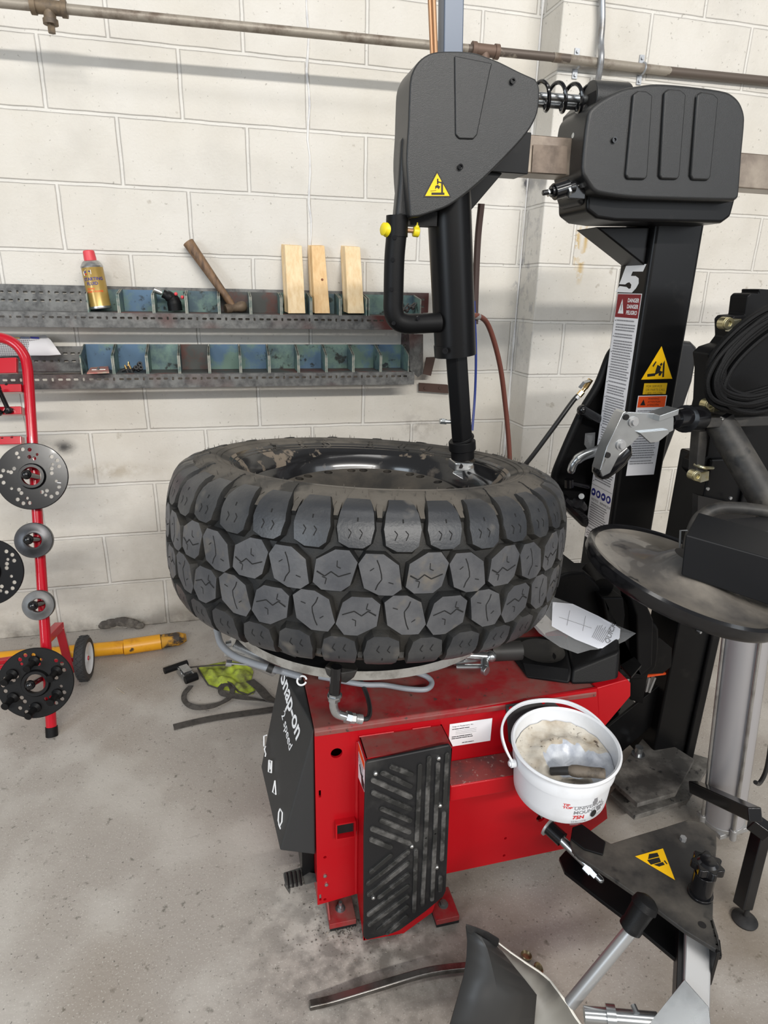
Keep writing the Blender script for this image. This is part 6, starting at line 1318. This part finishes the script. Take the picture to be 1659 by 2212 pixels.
# silver arm tube and blade mount
b = MB(); b.bar(PZ(1505,2016,.245), PZ(1498,2210,.185), .042, .042, (0,0,1)); obj('blade_arm_tube', b, M_alu, BB, bevel=.004, label='bright square blade arm tube')
b = MB(); b.bar(PZ(1470,2000,.230), PZ(1464,2150,.19), .012, .045, (0,0,1)); obj('tube_side_plate', b, M_paintb, BB, bevel=.001)
b = MB(); b.prism([PZ(1478,2114,.235),PZ(1532,2175,.225),PZ(1536,2216,.22),PZ(1398,2216,.20),PZ(1408,2205,.20)], (0,0,-.006)); obj('blade_gusset', b, M_zinc, BB, bevel=.0015)
b = MB(); b.cyl(PZ(1262,2192,.16), PZ(1420,2205,.17), .013, n=20); b.cyl(PZ(1310,2195,.163), PZ(1330,2197,.165), .018, n=20); b.cyl(PZ(1368,2172,.18), PZ(1376,2190,.18), .005, n=8); obj('blade_shaft', b, M_zinc, BB)
# handle
b = MB(); g0, g1 = PZ(1374,1996,.30), PZ(1396,1950,.34); a_ = PZ(1232,2168,.14); b.cyl(a_, g0, .0115, n=18); hb_ = obj('breaker_handle', b, M_alu, BB, label='grey lever rod')
b = MB(); d = (g1-PZ(1358,2010,.29)); L = d.length; b.lathe([(.013,0),(.019,.004),(.0195,.012),(.018,.016),(.020,.05),(.0225,L*.85),(.020,L*1.05),(.012,L*1.15),(0,L*1.18)], PZ(1358,2010,.29), d, 26); obj('handle_grip', b, M_black, hb_)
# blade
def BP(x, y, Y): return PY(x, y, Y)
L_ = [(1007,1999),(1010,2030),(1008,2065),(1002,2105),(990,2150),(976,2200),(955,2270)]
Rr = [(1072,2046),(1090,2068),(1108,2090),(1130,2115),(1156,2146),(1152,2195),(1146,2270)]
Mi = [((l[0]+r_[0])/2, (l[1]+r_[1])/2) for l, r_ in zip(L_, Rr)]
b = MB(); G = []
for i,(l,m_,r_) in enumerate(zip(L_,Mi,Rr)): G.append([b.v(BP(l[0],l[1],-1.715-.012*i)), b.v(BP(m_[0],m_[1],-1.735-.012*i)), b.v(BP(r_[0],r_[1],-1.72-.012*i))])
for i in range(6):
    for j in range(2): b.face([G[i][j],G[i][j+1],G[i+1][j+1],G[i+1][j]])
bl = obj('breaker_blade', b, mat('blade_rubber', (.028,.028,.028,1), .42), BB, solid=.008, ang=50, label='curved black rubber covered blade')
WE = [(1072,2038),(1098,2058),(1130,2080),(1165,2103),(1186,2120),(1205,2145),(1225,2172),(1248,2208),(1285,2262)]
b = MB(); W_ = [b.v(BP(x,y,-1.705-.008*i)) for i,(x,y) in enumerate(WE)]; Ln = [(1072,2046),(1090,2068),(1108,2090),(1130,2115),(1156,2146),(1155,2165),(1152,2195),(1150,2230),(1146,2270)]; W2 = [b.v(BP(x,y,-1.725-.009*i)) for i,(x,y) in enumerate(Ln)]
for i in range(8): b.face([W_[i],W_[i+1],W2[i+1],W2[i]])
obj('blade_liner', b, M_shovw, bl, solid=.005, label='grey liner of the blade')
b = MB(); b.tube(spline([BP(x,y-1,-1.704-.008*i) for i,(x,y) in enumerate(WE)],4), .0038, n=8); obj('blade_edge', b, M_edgew, bl, label='white plastic edge trim')
b = MB(); b.hull([BP(x,y,Y) for x,y in ((1006,1995),(1030,2003),(1055,2013),(1079,2028),(1077,2040),(1072,2047),(1040,2033),(1010,2014)) for Y in (-1.728,-1.706)]); obj('blade_tip_cap', b, M_pad, bl, bevel=.002)

# ================================================================== FLOOR ITEMS IN FRONT
tl_ = spline([PZ(668,2172,.006),PZ(720,2160,.010),PZ(800,2136,.016),PZ(900,2106,.018),PZ(960,2094,.018),PZ(1040,2086,.014)], 8)
b = MB(); b.ribbon(tl_, .016, .012, (0,0,1)); lv = obj('tyre_lever', b, M_bingrey, bevel=.003, seg=3); tag(lv, 'long slightly curved flat steel tyre lever lying on the floor in the foreground', 'tyre lever')
lv.data.materials[0] = mat('dull_lever_steel', (.22,.21,.20,1), .28, .9, col2=(.10,.09,.08,1), nscale=20)
for i,(x,y,L2) in enumerate(((1136,2068,.022),(1160,2094,.020))):
    b = MB(); c = PZ(x,y,.004); b.lathe([(0,0),(.009,.0005),(.012,.005),(.011,.007),(.008,.002),(0,.0015)], c, (.5,-.3,.8) if i else (.2,.1,1), 18); tag(obj('bottle_cap', b, mat('tarnished_brass%d'%i, (.36,.28,.16,1), .35, .7, col2=(.1,.08,.05,1), nscale=60)), 'small tarnished metal cap on the floor behind the blade, %s' % ('upper one' if i == 0 else 'lower one'), 'cap', 'tarnished caps on the floor')
b = MB(); rnd = random.Random(5)
def crumb(px, py, s):
    p = PZ(px, py, s*.4); b.hull([p+V3((rnd.uniform(-1,1),rnd.uniform(-1,1),rnd.uniform(-.4,.8)))*s for _ in range(7)])
for _ in range(330):
    a = rnd.uniform(0,6.28); r_ = abs(rnd.gauss(0,1)); crumb(745+math.cos(a)*r_*70, 1995+math.sin(a)*r_*38+8, rnd.uniform(.0008,.0026))
for _ in range(120): crumb(rnd.uniform(560,1500), rnd.uniform(1880,2150), rnd.uniform(.0008,.0022))
tag(obj('rubber_grit', b, mat('grit', (.09,.08,.07,1), .9, col2=(.42,.38,.32,1), nscale=60), smooth=False), 'rubber crumbs and grit scattered on the concrete round the machine feet', 'grit', kind='stuff')
